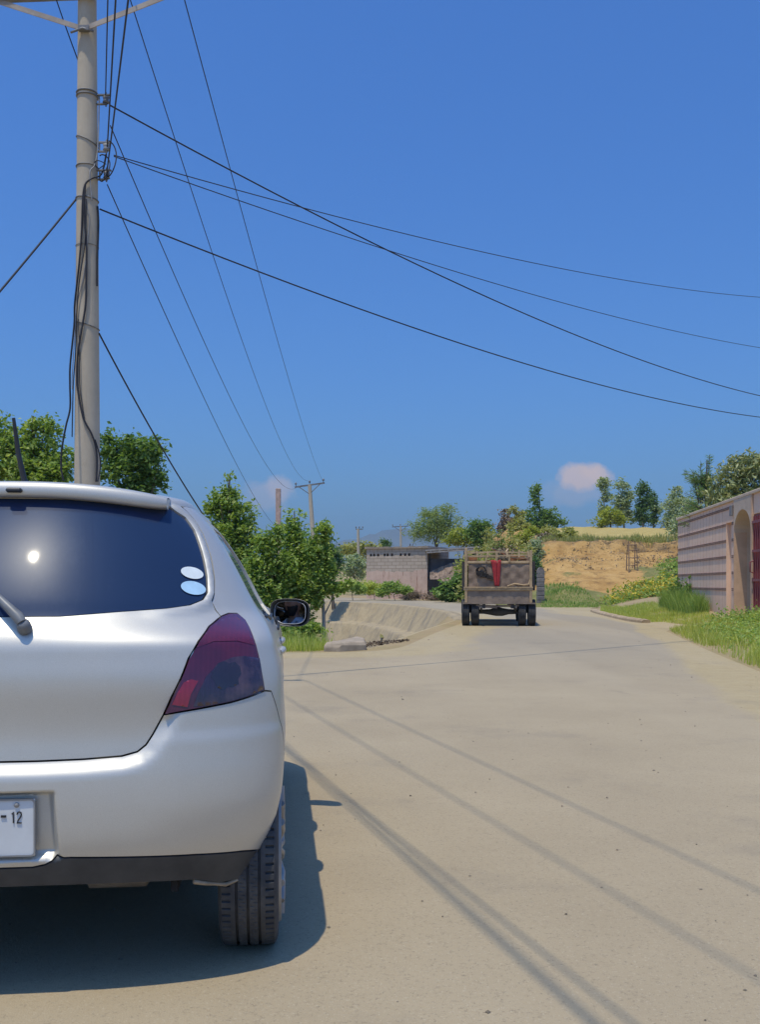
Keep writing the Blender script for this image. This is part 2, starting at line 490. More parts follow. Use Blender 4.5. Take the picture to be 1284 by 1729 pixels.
t.set(Base_Color=c, Roughness=.9); t.b.inputs['Specular IOR Level'].default_value = .25
t.bump(t.math('ADD', nf, t.math('MULTIPLY', t.noise(160, 3, .6), .6)), .55, .006); M_road = t.m

ROADs = resamp(ROAD, 1.2)
rp = [(x, y) for y in np.concatenate([np.linspace(-8, 34, 150), np.linspace(34.6, 92, 60)]) for x in np.arange(-30, 15, .3 if y < 34 else .7) if True]
rp = np.array(rp); rp = rp[inpoly(rp, ROADs)]; rp = rp[segdist(rp, ROADs) > .12]
road, RP = sheet('road', [ROADs], rp, lambda c_: inpoly(c_, ROADs), gz, M_road, dz=.006)
ex = np.array([edge(y) for y in RP[:, 1]])
lim = np.interp(RP[:, 1], [0, 8.5, 13.2, 19.2, 29.5, 40], [1.9, 1.35, .9, .55, 1.0, 1.2])
s1 = smooth(-.45, .35, RP[:, 0] - (ex - lim))
dr = segdist(RP, RIM[:15], False)
s2 = 1 - smooth(.4, 3.0, dr) * 1.0
s2 *= np.where(RP[:, 1] > 33, .95 - .6*smooth(34, 44, RP[:, 1]), 1)
left = .32 * smooth(1.2, -1.5, RP[:, 0]) * smooth(16, 6, RP[:, 1])
island = .9 * smooth(3.2, .6, np.hypot((RP[:, 0]-9.3)*.8, (RP[:, 1]-38)*.35))
dv = .8*smooth(6.8, 8.2, RP[:, 0]) * smooth(24, 27, RP[:, 1]) * (1-smooth(46, 52, RP[:, 1]))
sv = np.clip(np.maximum.reduce([s1*.85, s2, left, island, dv]), 0, 1)
gv = smooth(.2, 2.6, RP[:, 0]) * smooth(9, 20, RP[:, 1]) * .9 + .12; gv = np.maximum(gv, smooth(44, 52, RP[:, 1]))
for nm, arr in (('sand', sv), ('grey', np.clip(gv, 0, 1))):
    a = road.data.attributes.new(nm, 'FLOAT', 'POINT'); a.data.foreach_set('value', arr.astype(np.float32))

# drainage hollow: floor and mortared stone slope
M_mortar = None
t = NT('mortar_lining')
c = t.ramp(t.noise(.9, 8, .7), [(.3, (.30, .235, .135)), (.55, (.42, .33, .195)), (.78, (.24, .195, .13))])
sp = t.ramp(t.noise(1.3, 7, .75, stretch=(1, .6, .12)), [(.50, 0), (.66, .8)])
c = t.mix(sp, c, (.20, .175, .135))
wv = t.new('ShaderNodeTexWave'); wv.wave_type = 'BANDS'; wv.bands_direction = 'DIAGONAL'; wv.inputs['Scale'].default_value = .32; wv.inputs['Distortion'].default_value = 5; wv.inputs['Detail'].default_value = 3
t.lk(t.tc.outputs['Object'], wv.inputs['Vector'])
c = t.mix(t.ramp(wv.outputs['Fac'], [(.0, .18), (.10, 0)]), c, (.15, .13, .105))
t.set(Base_Color=c, Roughness=.95); t.bump(t.noise(6, 8, .7), .7, .06); M_mortar = t.m
mb = MB()
def rim_run(a, b):
    """stretch of the smoothed rim between two of its corner points"""
    q = np.array(RIMs); i = int(np.argmin(np.hypot(*(q-np.array(a)).T))); j = int(np.argmin(np.hypot(*(q-np.array(b)).T)))
    return [tuple(p) for p in (q[i:j+1] if i < j else np.concatenate([q[i:], q[:j+1]]))]
rim2 = rim_run(RIM[0], RIM[9])
def offs(pl, d):
    q = np.array(pl); tn = np.gradient(q, axis=0); tn /= np.linalg.norm(tn, axis=1, keepdims=True); return q + np.stack([tn[:, 1], -tn[:, 0]], 1) * d
rows = []
for (d, z) in ((-.42, .012), (-.40, .10), (-.05, .11), (.0, .05), (.55, -.92), (.62, -.98), (1.10, -1.02), (1.16, -1.10), (1.5, -1.7), (2.0, -2.55)):
    q = offs(rim2, d); nq = len(q); rows.append([(p[0], p[1], (z if z <= 0 else z*min(1, (nq-1-i)/14) - .02*max(0, 1-(nq-1-i)/8)) + .03*n2(p[0], p[1], .8)*(d > 0)) for i, p in enumerate(q)])
mb.grid(rows, True)
o = mb.build('retaining_wall', M_mortar); tag(o, 'curved mortared stone slope lining the hollow inside the road bend', 'retaining wall')
for p in o.data.polygons: p.use_smooth = True
mb = MB(); fl = [(p[0], p[1], -2.5) for p in chaikin(resamp(RIM, 3), 1)]
mb.add(fl, [tuple(range(len(fl)))[::-1]]); fo = mb.build('hollow_ground', M_soil); tag(fo, kind='structure')
# earth bank on the near side of the hollow
nr = rim_run(RIM[7], RIM[17]); rows = []
for (d, z) in ((-.5, .006), (-.1, .012), (.05, -.02), (.5, -.38), (1.2, -1.1), (2.2, -2.55)):
    q = offs(nr, d); rows.append([(p[0] + .15*n2(p[0], p[1], 1.1)*(d > .1), p[1], z + .12*n2(p[0], p[1], .9)*(d > .1)) for p in q])
mb = MB(); mb.grid(rows, True); tag(mb.build('earth_bank', M_soil), kind='structure')

# ---------------------------------------------------------------- hill with a cut bank on the right
def hillz(x, y):
    ys_ = 62 + .9*n2(x, 5, .25) + .5*n2(x, 9, .9)
    a = y - ys_
    b = (.22*max(0, y-47) - .0*0) if y < 60 else 2.86 + .13*(y-60)
    z = b if a < 0 else 2.9
    if a >= 0:
        k = float(smooth(0, 1.3, a + .35*n2(x*2.2, y, .8)))
        z = 2.9 + (1.15 + .25*n2(x, 2, .2))*k + max(0, y-64)*.085
    if y > 100: z = 4.05 + 36*.085 + (y-100)*.02
    if a < 0:
        st_ = .62; q = z/st_ + .35*n2(x, y, .3); fl_ = math.floor(q); z = .45*z + .55*st_*(fl_ + float(smooth(.62, 1.0, q-fl_)) - .35*n2(x, y, .3))
    m = float(smooth(6.0, 11.5, x - (y-60)*.06)) ; m2 = float(smooth(90, 40, x))
    z = z*m*(.25+.75*m2) + .22*n2(x, y, .5)*float(smooth(47, 53, y))*m
    fr = float(smooth(60, 50, y)); z += fr*.35*n2(x, y, .22)
    z += .35*float(smooth(12, 14, x))*float(smooth(44, 50, y))*(1-float(smooth(52, 58, y)))
    return z - .35*float(smooth(48, 46, y)) - 1.2*(1-float(smooth(4.5, 7.5, x-(y-60)*.06)))
hx = np.concatenate([np.arange(0, 46, .42), np.arange(46, 120, 2.5)])
hy = np.concatenate([np.arange(45, 59, .6), np.arange(59, 67, .22), np.arange(67, 80, 1.2), np.arange(80, 230, 4)])
HZ = np.array([[hillz(x, y) for x in hx] for y in hy])
mb = MB(); mb.grid([[(x, y, HZ[i, j]) for j, x in enumerate(hx)] for i, y in enumerate(hy)], True)
t = NT('bank_earth')
g = t.attr('grass'); f = t.attr('field'); rimd = t.attr('rim')
e = t.ramp(t.noise(.7, 9, .7), [(.28, (.33, .185, .065)), (.5, (.48, .295, .11)), (.75, (.57, .375, .16))])
e = t.mix(t.ramp(t.noise(1.4, 8, .75, stretch=(1, 1, .35)), [(.52, 0), (.66, .85)]), e, (.20, .12, .055))
e = t.mix(t.math('MULTIPLY', rimd, t.ramp(t.noise(2.4, 6, .7), [(.35, 0), (.6, .85)])), e, (.13, .10, .065))
gr = t.ramp(t.noise(1.5, 6, .7), [(.35, (.15, .16, .055)), (.7, (.28, .25, .10))])
fd = t.ramp(t.noise(2.0, 6, .7, stretch=(.3, 1, 1)), [(.3, (.38, .29, .10)), (.7, (.50, .40, .16))])
nn = t.math('SUBTRACT', t.noise(1.1, 8, .75), .5)
c = t.mix(t.ramp(t.math('ADD', g, t.math('MULTIPLY', nn, 1.1)), [(.45, 0), (.6, 1)]), e, gr)
c = t.mix(f, c, fd)
t.set(Base_Color=c, Roughness=.95); t.b.inputs['Specular IOR Level'].default_value = .1
t.bump(t.noise(3.5, 9, .75), .9, .12); M_bank = t.m
hill = mb.build('hill', M_bank); tag(hill, kind='structure')
hv = np.array([v.co[:] for v in hill.data.vertices])
gr_ = np.array([float(smooth(.1, .5, n2(x, y, .18)+.15)) * float(smooth(59, 54, y))*.7 + .75*float(smooth(13.5, 16, x))*float(smooth(59.5, 57, y))
                + .5*float(smooth(.35, .1, abs(y-60.3)/3))*float(smooth(14.5, 12.5, x)) + .55*float(smooth(10.2, 8.6, x-(y-60)*.08)) for x, y, z in hv])
fd_ = np.array([float(smooth(65.5, 68, y))*float(smooth(9.5, 11.5, x-(y-60)*.12)) for x, y, z in hv])
rm_ = np.array([float(smooth(62.3, 63, y))*(1-float(smooth(66, 67.5, y))) for x, y, z in hv])
for nm, arr in (('grass', gr_), ('field', fd_), ('rim', rm_)):
    a = hill.data.attributes.new(nm, 'FLOAT', 'POINT'); a.data.foreach_set('value', np.clip(arr, 0, 1).astype(np.float32))

# ---------------------------------------------------------------- far mountains
mx_ = np.linspace(-3800, 4800, 150); my_ = np.linspace(3700, 6400, 26)
def mz(x, y):
    u = x/4000.0
    env = 50 + 125*math.exp(-((x-120)/620)**2) + 120*math.exp(-((x-1900)/1300)**2) + 60*math.exp(-((x+1800)/900)**2)
    a = float(smooth(3700, 4300, y)) * (1 + .0*u)
    return max(-5, a*env*(1 + .5*n2(x, y, .0022, 5)) - 5)
mb = MB(); mb.grid([[(x, y, mz(x, y)) for x in mx_] for y in my_], True)
M_mount = pm('mountain_rock', (.12, .125, .11), .95, .25, .004, spec=.1)
tag(mb.build('mountains', M_mount), kind='structure')

# ---------------------------------------------------------------- air
HAZE = 0.00022
mb = MB(); mb.box((-4300, -600, -8), (5300, 7300, 420))
ht = bpy.data.materials.new('haze_air'); ht.use_nodes = True; hn = ht.node_tree
for n_ in list(hn.nodes):
    if n_.type != 'OUTPUT_MATERIAL': hn.nodes.remove(n_)
pv = hn.nodes.new('ShaderNodeVolumePrincipled'); pv.inputs['Color'].default_value = (.46, .67, .86, 1); pv.inputs['Density'].default_value = HAZE
hn.links.new(pv.outputs[0], hn.nodes['Material Output'].inputs['Volume'])
haze = mb.build('haze', ht); tag(haze, kind='stuff')
# ================================================================ the silver hatchback
t = NT('silver_paint')
fl_ = t.noise(900, 2, .5)
dustc = t.ramp(t.noise(3.0, 7, .7), [(.4, 0), (.8, .16)])
c = t.mix(dustc, t.ramp(fl_, [(.35, (.54, .52, .465)), (.65, (.65, .63, .57))]), (.45, .40, .32))
t.set(Base_Color=c, Metallic=.48, Roughness=t.ramp(t.noise(2.2, 6, .7), [(.3, .45), (.8, .54)]))
t.b.inputs['Coat Weight'].default_value = .5; t.b.inputs['Coat Roughness'].default_value = .12
M_paint = t.m
t = NT('tinted_glass')
dirt = t.ramp(t.noise(2.0, 8, .75, stretch=(1.3, 1, .35)), [(.5, 0), (.8, .10)])
spk = t.ramp(t.noise(38, 3, .85), [(.735, 0), (.77, .28)])
spm = t.ramp(t.noise(3.2, 4, .7), [(.45, 0), (.62, 1)])
c = t.mix(t.math('ADD', dirt, t.math('MULTIPLY', spk, spm)), (.016, .034, .085), (.34, .36, .38))
t.set(Base_Color=c, Roughness=t.ramp(t.noise(4, 7, .7, stretch=(1.5, 1, .3)), [(.4, .035), (.8, .06)]))
t.b.inputs['Specular IOR Level'].default_value = .22; t.b.inputs['Coat Weight'].default_value = .22; t.b.inputs['Coat Roughness'].default_value = .32
M_tint = t.m
t = NT('clear_glass'); tr_ = t.new('ShaderNodeBsdfTransparent'); tr_.inputs[0].default_value = (.88, .93, .91, 1); gl_ = t.new('ShaderNodeBsdfGlossy'); gl_.inputs['Roughness'].default_value = .02
mx = t.new('ShaderNodeMixShader'); mx.inputs[0].default_value = .07; t.lk(tr_.outputs[0], mx.inputs[1]); t.lk(gl_.outputs[0], mx.inputs[2]); t.lk(mx.outputs[0], t.out.inputs['Surface']); M_clear = t.m
M_blackpl = pm('black_plastic', (.030, .034, .040), .5, .25, 9, bump=.08, bscale=300)
M_valance = pm('dusty_dark_plastic', (.040, .046, .055), .55, .3, 5, col2=(.075, .078, .08), bump=.08, bscale=260)
M_rubber = pm('tyre_rubber', (.058, .060, .064), .8, .2, 14, col2=(.115, .11, .10), mixs=(.4, .8), bump=.1, bscale=90)
M_rim = pm('alloy', (.34, .33, .31), .5, .2, 14, metal=.35)
M_dark = pm('dark_underbody_and_vent_shade', (.014, .014, .015), .9, .3, 5)
M_muff = pm('muffler_steel', (.33, .29, .25), .55, .3, 12, metal=.6)
M_mud = pm('dried_mud', (.33, .27, .19), .95, .25, 22)
M_chrome = pm('mirror_silver', (.80, .83, .88), .02, .02, 3, metal=1.0)
M_white = pm('plate_white', (.66, .68, .68), .4, .05, 12)
M_black = pm('lettering_black', (.02, .02, .022), .5, .1, 20)
M_stick = pm('sticker_vinyl', (.74, .80, .80), .45, .07, 20)
M_stick2 = pm('sticker_blue_vinyl', (.42, .64, .82), .45, .08, 20)
M_seat = pm('seat_cloth', (.06, .06, .065), .9, .2, 20)
def lens(name, col, col2, sc_=9, mixs=(.3, .75)):
    t = NT(name)
    ribs = t.new('ShaderNodeTexWave'); ribs.inputs['Scale'].default_value = 22; ribs.inputs['Distortion'].default_value = .6
    t.lk(t.tc.outputs['Object'], ribs.inputs['Vector'])
    c = t.ramp(t.noise(sc_, 5, .6), [(mixs[0], col), (mixs[1], col2)])
    t.set(Base_Color=t.mix(.12, c, t.mix(1.0, c, ribs.outputs['Color'], 'MULTIPLY')), Roughness=.12)
    t.b.inputs['Coat Weight'].default_value = 1.0; t.b.inputs['Coat Roughness'].default_value = .04
    return t.m
M_redlens = lens('red_lens', (.06, .009, .030), (.115, .011, .032))
M_midred = lens('mid_red_lens', (.075, .008, .026), (.145, .010, .028))
M_brightred = lens('bright_red_lens', (.22, .010, .026), (.33, .015, .034))
M_smoke = lens('smoked_lens', (.035, .018, .040), (.105, .060, .075), 12, (.42, .62))
M_bulb = lens('bulb_smoke', (.018, .012, .024), (.04, .028, .042))

TH = R(6.0); CR = np.array([math.cos(TH), math.sin(TH), 0]); CF = np.array([-math.sin(TH), math.cos(TH), 0])
CO = np.array([-1.115, 2.616, 0.0])
def to_car(p): p = np.asarray(p, float) - CO; return np.stack([p @ CR, p @ CF, p[..., 2]], -1)

ZK = [.20, .30, .36, .45, .55, .63, .70, .76, .82, .90, .98, 1.02, 1.04, 1.065, 1.10, 1.15, 1.20, 1.31, 1.43, 1.47, 1.50]
WK = [.785, .79, .800, .822, .836, .8425, .846, .8475, .847, .841, .824, .812, .803, .789, .762, .732, .706, .645, .560, .522, .48]
LK = [.125, .085, .060, .030, .022, .024, .031, .038, .044, .051, .062, .0685, .0765, .0915, .117, .148, .182, .265, .369, .407, .436]
FK = [3.6, 3.7, 3.73, 3.75, 3.75, 3.74, 3.70, 3.65, 3.56, 3.30, 2.92, 2.80, 2.75, 2.69, 2.62, 2.54, 2.46, 2.27, 2.02, 1.93, 1.85]
CK = [.30, .31, .31, .32, .32, .33, .34, .345, .35, .36, .375, .385, .392, .40, .41, .415, .42, .41, .38, .36, .34]
def spline(xk, yk):
    xk = np.array(xk); yk = np.array(yk); h = np.diff(xk); d = np.diff(yk)/h
    m = np.zeros(len(xk)); m[0] = d[0]; m[-1] = d[-1]
    for i in range(1, len(xk)-1):
        m[i] = 0 if d[i-1]*d[i] <= 0 and abs(d[i-1]*d[i]) > 1e-9 and False else (h[i]*d[i-1]+h[i-1]*d[i])/(h[i]+h[i-1])
    def f(x):
        x = np.clip(x, xk[0], xk[-1]); i = np.clip(np.searchsorted(xk, x, 'right')-1, 0, len(h)-1)
        t = (x-xk[i])/h[i]
        return ((1+2*t)*(1-t)**2*yk[i] + t*(1-t)**2*h[i]*m[i] + t*t*(3-2*t)*yk[i+1] + t*t*(t-1)*h[i]*m[i+1])
    return f
wf, lf0, lff, cf_ = spline(ZK, WK), spline(ZK, LK), spline(ZK, FK), spline(ZK, CK)
NEXP = 2.55
_a = (1-np.cos(np.linspace(0, 1, 400)*math.pi))/2*math.pi/2
_F1 = np.sin(_a)**(2/NEXP); _F2 = 1-np.cos(_a)**(2/NEXP)
_s = np.concatenate([[0], np.cumsum(np.hypot(np.diff(_F1)*.84, np.diff(_F2)*.42))]); U1 = _s[-1]; U2 = U1+2.5; UM = U2+U1
def F1(s): return np.interp(s, _s, _F1)
def F2(s): return np.interp(s, _s, _F2)
def S0(u, z):
    u = np.asarray(u, float); z = np.asarray(z, float); sg = np.sign(u); a = np.abs(u)
    w, l0, l1, c = wf(z), lf0(z), lff(z), cf_(z)
    cfr = np.where(z > .84, .30, .5)
    tau = np.clip((a-U1)/(U2-U1), 0, 1)
    lat = np.where(a < U1, w*F1(a), np.where(a < U2, w, w*F1(np.clip(UM-a, 0, U1))))
    lon = np.where(a < U1, l0+c*F2(a), np.where(a < U2, l0+c+tau*(l1-cfr-l0-c), l1-cfr*F2(np.clip(UM-a, 0, U1))))
    lon = lon + .22*smooth(1.02, 1.12, z)*lat**2*(1-tau)*np.where(a < U2, 1, 0)      # rounder tail at window height
    return np.stack([sg*lat, lon, z], -1)
def car_norm(u, z):
    e = 2e-3
    du = S0(u+e, z)-S0(u-e, z); dz = S0(u, z+e)-S0(u, z-e); n = np.cross(du, dz)
    return n/(np.linalg.norm(n, axis=-1, keepdims=True)+1e-12)
def proj(p):
    Wp = CO + p[..., :1]*CR + p[..., 1:2]*CF + np.stack([0*p[..., 2], 0*p[..., 2], p[..., 2]], -1)
    return np.stack([CX + FPX*Wp[..., 0]/Wp[..., 1], HY - FPX*(Wp[..., 2]-CAM_H)/Wp[..., 1]], -1)
# where the outlines seen in the photograph lie on the shell
_gu, _gz = np.meshgrid(np.linspace(-.8, U1+.5, 400), np.linspace(.3, 1.49, 400), indexing='ij')
_gp = S0(_gu, _gz); _gn = car_norm(_gu, _gz)
_camc = to_car(np.array([0, 0, CAM_H])); _fac = ((_camc-_gp)*_gn).sum(-1) > .0
_gx = proj(_gp); _gx[~_fac] = 1e6
def uz(x, y):
    d = (_gx[..., 0]-x)**2 + (_gx[..., 1]-y)**2; i = np.unravel_index(np.argmin(d), d.shape)
    q = np.array([_gu[i], _gz[i]])
    for _ in range(25):
        f = proj(S0(q[0], q[1])) - (x, y); e = 1e-4
        J = np.stack([(proj(S0(q[0]+e, q[1]))-f-(x, y))/e, (proj(S0(q[0], q[1]+e))-f-(x, y))/e], 1)
        try: st_ = np.linalg.solve(J.T@J+np.eye(2)*1e-2, J.T@f)
        except Exception: break
        st_ = np.clip(st_, -.01, .01); q2 = q-st_
        if not (.25 < q2[1] < 1.5): break
        q = q2
    return (float(q[0]), float(q[1]))
def UZ(pl): return [uz(x, y) for x, y in pl]
def mir(pl): return [(-a, b) for a, b in pl][::-1]
def sym(half):
    """half outline on the right from centre to centre -> closed symmetric outline"""
    return half + mir(half)
def u_of(lon, z):
    a = np.linspace(.05, UM-.05, 3000); l = S0(a, np.full_like(a, z))[:, 1]; return float(np.interp(lon, l, a))
def side(pl): return [(u_of(l, z), z) for l, z in pl]

z_tg = uz(60, 1286.5)[1]
p_glass = UZ([(100, 1040), (200, 1032), (280, 1026.5), (320, 1021), (342, 1012), (350, 1000), (349, 972), (341, 932), (328, 895), (313, 874), (300, 866)])
p_glass = [(0, p_glass[0][1])] + p_glass + [(p_glass[-1][0]-.03, 1.468), (p_glass[-1][0]-.12, 1.478), (0, 1.485)]
tg_low = UZ([(60, 1286.5), (140, 1283), (205, 1277.5), (232, 1270), (247, 1258), (259, 1240)])
tl_left = UZ([(277, 1207), (290, 1177), (305, 1146), (318, 1112), (335, 1083), (353, 1058), (373, 1041)])
tg_up = UZ([(364, 1030), (357, 1016), (361, 1003), (362, 978), (356, 940), (343, 902), (327, 876), (314, 862)])
tg = [(0, tg_low[0][1])] + tg_low + tl_left + tg_up
tg = tg + [(tg[-1][0]-.02, 1.482), (tg[-1][0]-.10, 1.492), (0, 1.498)]
tl_right = UZ([(386, 1036), (401, 1036), (414, 1047), (426, 1072), (436, 1105), (442, 1138), (447, 1166)])
tl_bot = UZ([(420, 1177), (390, 1186), (340, 1196), (305, 1202)])
p_light = tl_left[:] + tl_right + tl_bot
val_top = UZ([(55, 1464.5), (76, 1460), (88, 1453.5), (95, 1449), (120, 1448), (205, 1447.5), (330, 1443), (410, 1437)])
corner_b = (u_of(.175, .36), .36)
ARCH = .345
def arch(lc, a0, a1, n=26):
    return [(lc - ARCH*math.cos(R(a)), .30 + ARCH*math.sin(R(a))) for a in np.linspace(a0, a1, n)]
arch_v = UZ([(404, 1484), (424, 1469), (440, 1451), (451, 1432)])          # rear edge of the wheel opening, from the skirt up
arch_b = UZ([(459, 1408), (467, 1372), (474, 1332), (478, 1306)])
ra = arch_v + arch_b + side([(l, max(z, .205)) for l, z in arch(.52, 66, 192)]) + [(arch_v[0][0]+.05, .205)]
fa = side([(l, max(z, .205)) for l, z in arch(2.93, -12, 192)])
ztl = tl_right[-1][1]
side_seam_top = (tl_right[-1][0]+.035, ztl-.005)
p_bumper = [(0, z_tg-.0)] + tg_low + [tl_left[0]] + tl_bot[::-1] + [tl_right[-1], side_seam_top] + arch_b[::-1] + [arch_v[-1]] + val_top[::-1] + [(0, val_top[0][1])]
p_val = [(0, val_top[0][1])] + val_top + arch_v[::-1]
bot = UZ([(372, 1491), (330, 1486), (250, 1490), (150, 1494), (60, 1497)])
p_val += [b for b in bot if b[0] < p_val[-1][0]-.015] + [(0, bot[-1][1])]
val_end = max(p[0] for p in arch_v)

# side windows and doors (longitudinal, z)
q_front = side([(1.62, 1.005), (2.52, .985), (2.47, 1.10), (2.25, 1.27), (2.02, 1.395), (1.70, 1.42), (1.60, 1.42)])
q_rear = side([(.80, 1.085), (1.54, 1.065), (1.52, 1.42), (1.10, 1.418), (.86, 1.375), (.74, 1.28), (.70, 1.18), (.72, 1.12)])
d_front = side([(1.56, .30), (2.56, .30), (2.62, .60), (2.64, .80), (2.60, 1.02), (2.535, 1.10), (2.30, 1.27), (2.05, 1.425), (1.70, 1.452), (1.575, 1.452)])
d_rear = side([(.95, .34), (1.54, .30), (1.555, 1.452), (1.10, 1.45), (.84, 1.405), (.70, 1.29), (.665, 1.18), (.70, 1.08), (.84, .86), (.93, .60)])
p_ws = [(UM, 1.03)] + [(u_of(2.70, 1.05)+.22, 1.04), (u_of(2.25, 1.25)+.30, 1.25), (u_of(1.95, 1.43)+.28, 1.43)] + [(UM, 1.455)]
p_ws = [(min(a, UM-1e-4), b) for a, b in p_ws]

PANELS = {}   # name -> (outline, hole or None, material)
def densify(pl, s=.03): return resamp(pl, s)
def ccw(pl):
    a = sum(pl[i][0]*pl[(i+1) % len(pl)][1]-pl[(i+1) % len(pl)][0]*pl[i][1] for i in range(len(pl))); return pl if a > 0 else pl[::-1]
outl = {
    'tailgate': sym(tg), 'rear_window': sym(p_glass), 'bumper': sym(p_bumper), 'bumper_skirt': sym(p_val),
    'light_r': p_light, 'light_l': mir(p_light),
    'door_fr': d_front, 'door_fl': mir(d_front), 'door_rr': d_rear, 'door_rl': mir(d_rear),
    'win_fr': q_front, 'win_fl': mir(q_front), 'win_rr': q_rear, 'win_rl': mir(q_rear),
    'arch_rr': ra, 'arch_rl': mir(ra), 'arch_fr': fa, 'arch_fl': mir(fa),
    'ws_r': p_ws, 'ws_l': mir(p_ws),
}
outl = {k: densify(ccw(v)) for k, v in outl.items()}
border = resamp([(-UM, .215), (UM, .215), (UM, 1.47), (-UM, 1.47)], .06)
# plate recess and tailgate step, as depth on the shell
rec_r = uz(80, 1400)[0]; rec_t = uz(60, 1343)[1]; rec_b = uz(60, 1447)[1]
TGo = np.array(outl['tailgate']); GLo = outl['rear_window']
def disp(u, z, inside_tg):
    P2 = np.stack([u, z], 1); d = np.zeros(len(u))
    dt = segdist(P2, TGo)
    step = .022*np.where(inside_tg, 0, smooth(0, .05, dt)) * smooth(.86, .80, z) * smooth(.56, .60, z) * smooth(1.15, .9, np.abs(u))
    fade = smooth(.52, .64, z)
    d += np.where(inside_tg, 0, step - .022*1.0*smooth(.86, .80, z)*fade*smooth(1.15, .9, np.abs(u))*0)
    d -= .024*np.where(inside_tg, 1, 0)*smooth(.95, .74, z)
    d -= .024*np.where(inside_tg, 0, 1-smooth(0, .048, dt))*smooth(.86, .78, z)*smooth(.60, .64, z)
    d -= step
    # bevelled lip round the rear window
    dg = segdist(P2, GLo); bev = np.exp(-((dg-.016)/.011)**2)*smooth(1.02, 1.08, z)*smooth(.45, .56, np.abs(u)); d += .010*bev*np.where(inside_tg, 1, 0)
    # number plate recess
    au = np.abs(u); rr_ = rec_r + .012*(z < 2) - .10*np.clip(z-rec_b, 0, .2)
    q = np.maximum(np.maximum((au-rr_)/.026, (rec_b-z)/.014), (z-rec_t)/.010)
    d -= .034*smooth(1.0, 0.0, q)*(au < .5)
    d += .0045*smooth(.772, .738, z)*smooth(.40, .56, np.abs(u))*smooth(.46, .56, z)*np.where(inside_tg, 0, 1)      # bumper shoulder
    # crease under the shoulder line
    d += .004*np.exp(-((z-.93)/.05)**2)*smooth(U1*.8, U1*1.1, au)
    return d

gu = []
for zz in np.arange(.225, 1.468, .0125):
    row = np.concatenate([np.arange(-.02, 1.22, .0145), np.arange(1.235, UM-.01, .055)]); gu += [(s_*a, zz) for a in row for s_ in (1, -1)]
fine = [(s_*a, zz) for zz in np.arange(rec_b-.03, rec_t+.03, .006) for a in np.arange(rec_r-.075, rec_r+.06, .006) for s_ in (1, -1)]
fine += [(a, zz) for zz in np.concatenate([np.arange(rec_b-.02, rec_b+.025, .005), np.arange(rec_t-.015, rec_t+.025, .005)]) for a in np.arange(-rec_r+.05, rec_r-.05, .008)]
gu = np.array(gu + fine)
alld = np.full(len(gu), 9.0)
for v in list(outl.values()): alld = np.minimum(alld, segdist(gu, v))
alld = np.minimum(alld, segdist(gu, border))
gu = gu[alld > .0055]
Vc, Ec = [], []
seen = {}
def vid(p):
    k = (round(p[0], 5), round(p[1], 5))
    if k not in seen: seen[k] = len(Vc); Vc.append(Vector(k))
    return seen[k]
for lp in list(outl.values()) + [border]:
    ids = [vid(p) for p in lp]
    Ec += [(ids[i], ids[(i+1) % len(ids)]) for i in range(len(ids)) if ids[i] != ids[(i+1) % len(ids)]]
Vc += [Vector(p) for p in gu]
_r = delaunay_2d_cdt(Vc, Ec, [], 0, 1e-5)
CP = np.array([tuple(v) for v in _r[0]]); CT = np.array([f for f in _r[2] if len(f) == 3])
cen = CP[CT].mean(1)
own = np.full(len(CT), 'body', dtype=object)
own[~inpoly(cen, border)] = 'none'
for nm in ('tailgate', 'bumper', 'bumper_skirt', 'light_r', 'light_l', 'door_fr', 'door_fl', 'door_rr', 'door_rl', 'rear_window',
           'win_fr', 'win_fl', 'win_rr', 'win_rl', 'ws_r', 'ws_l', 'arch_rr', 'arch_rl', 'arch_fr', 'arch_fl'):
    own[inpoly(cen, outl[nm])] = nm
own[(own == 'body') & (np.abs(cen[:, 0]) < val_end + .05) & (cen[:, 1] < .46)] = 'none'
ins_tg = inpoly(CP, outl['tailgate']) | (segdist(CP, TGo) < 1e-4) & False

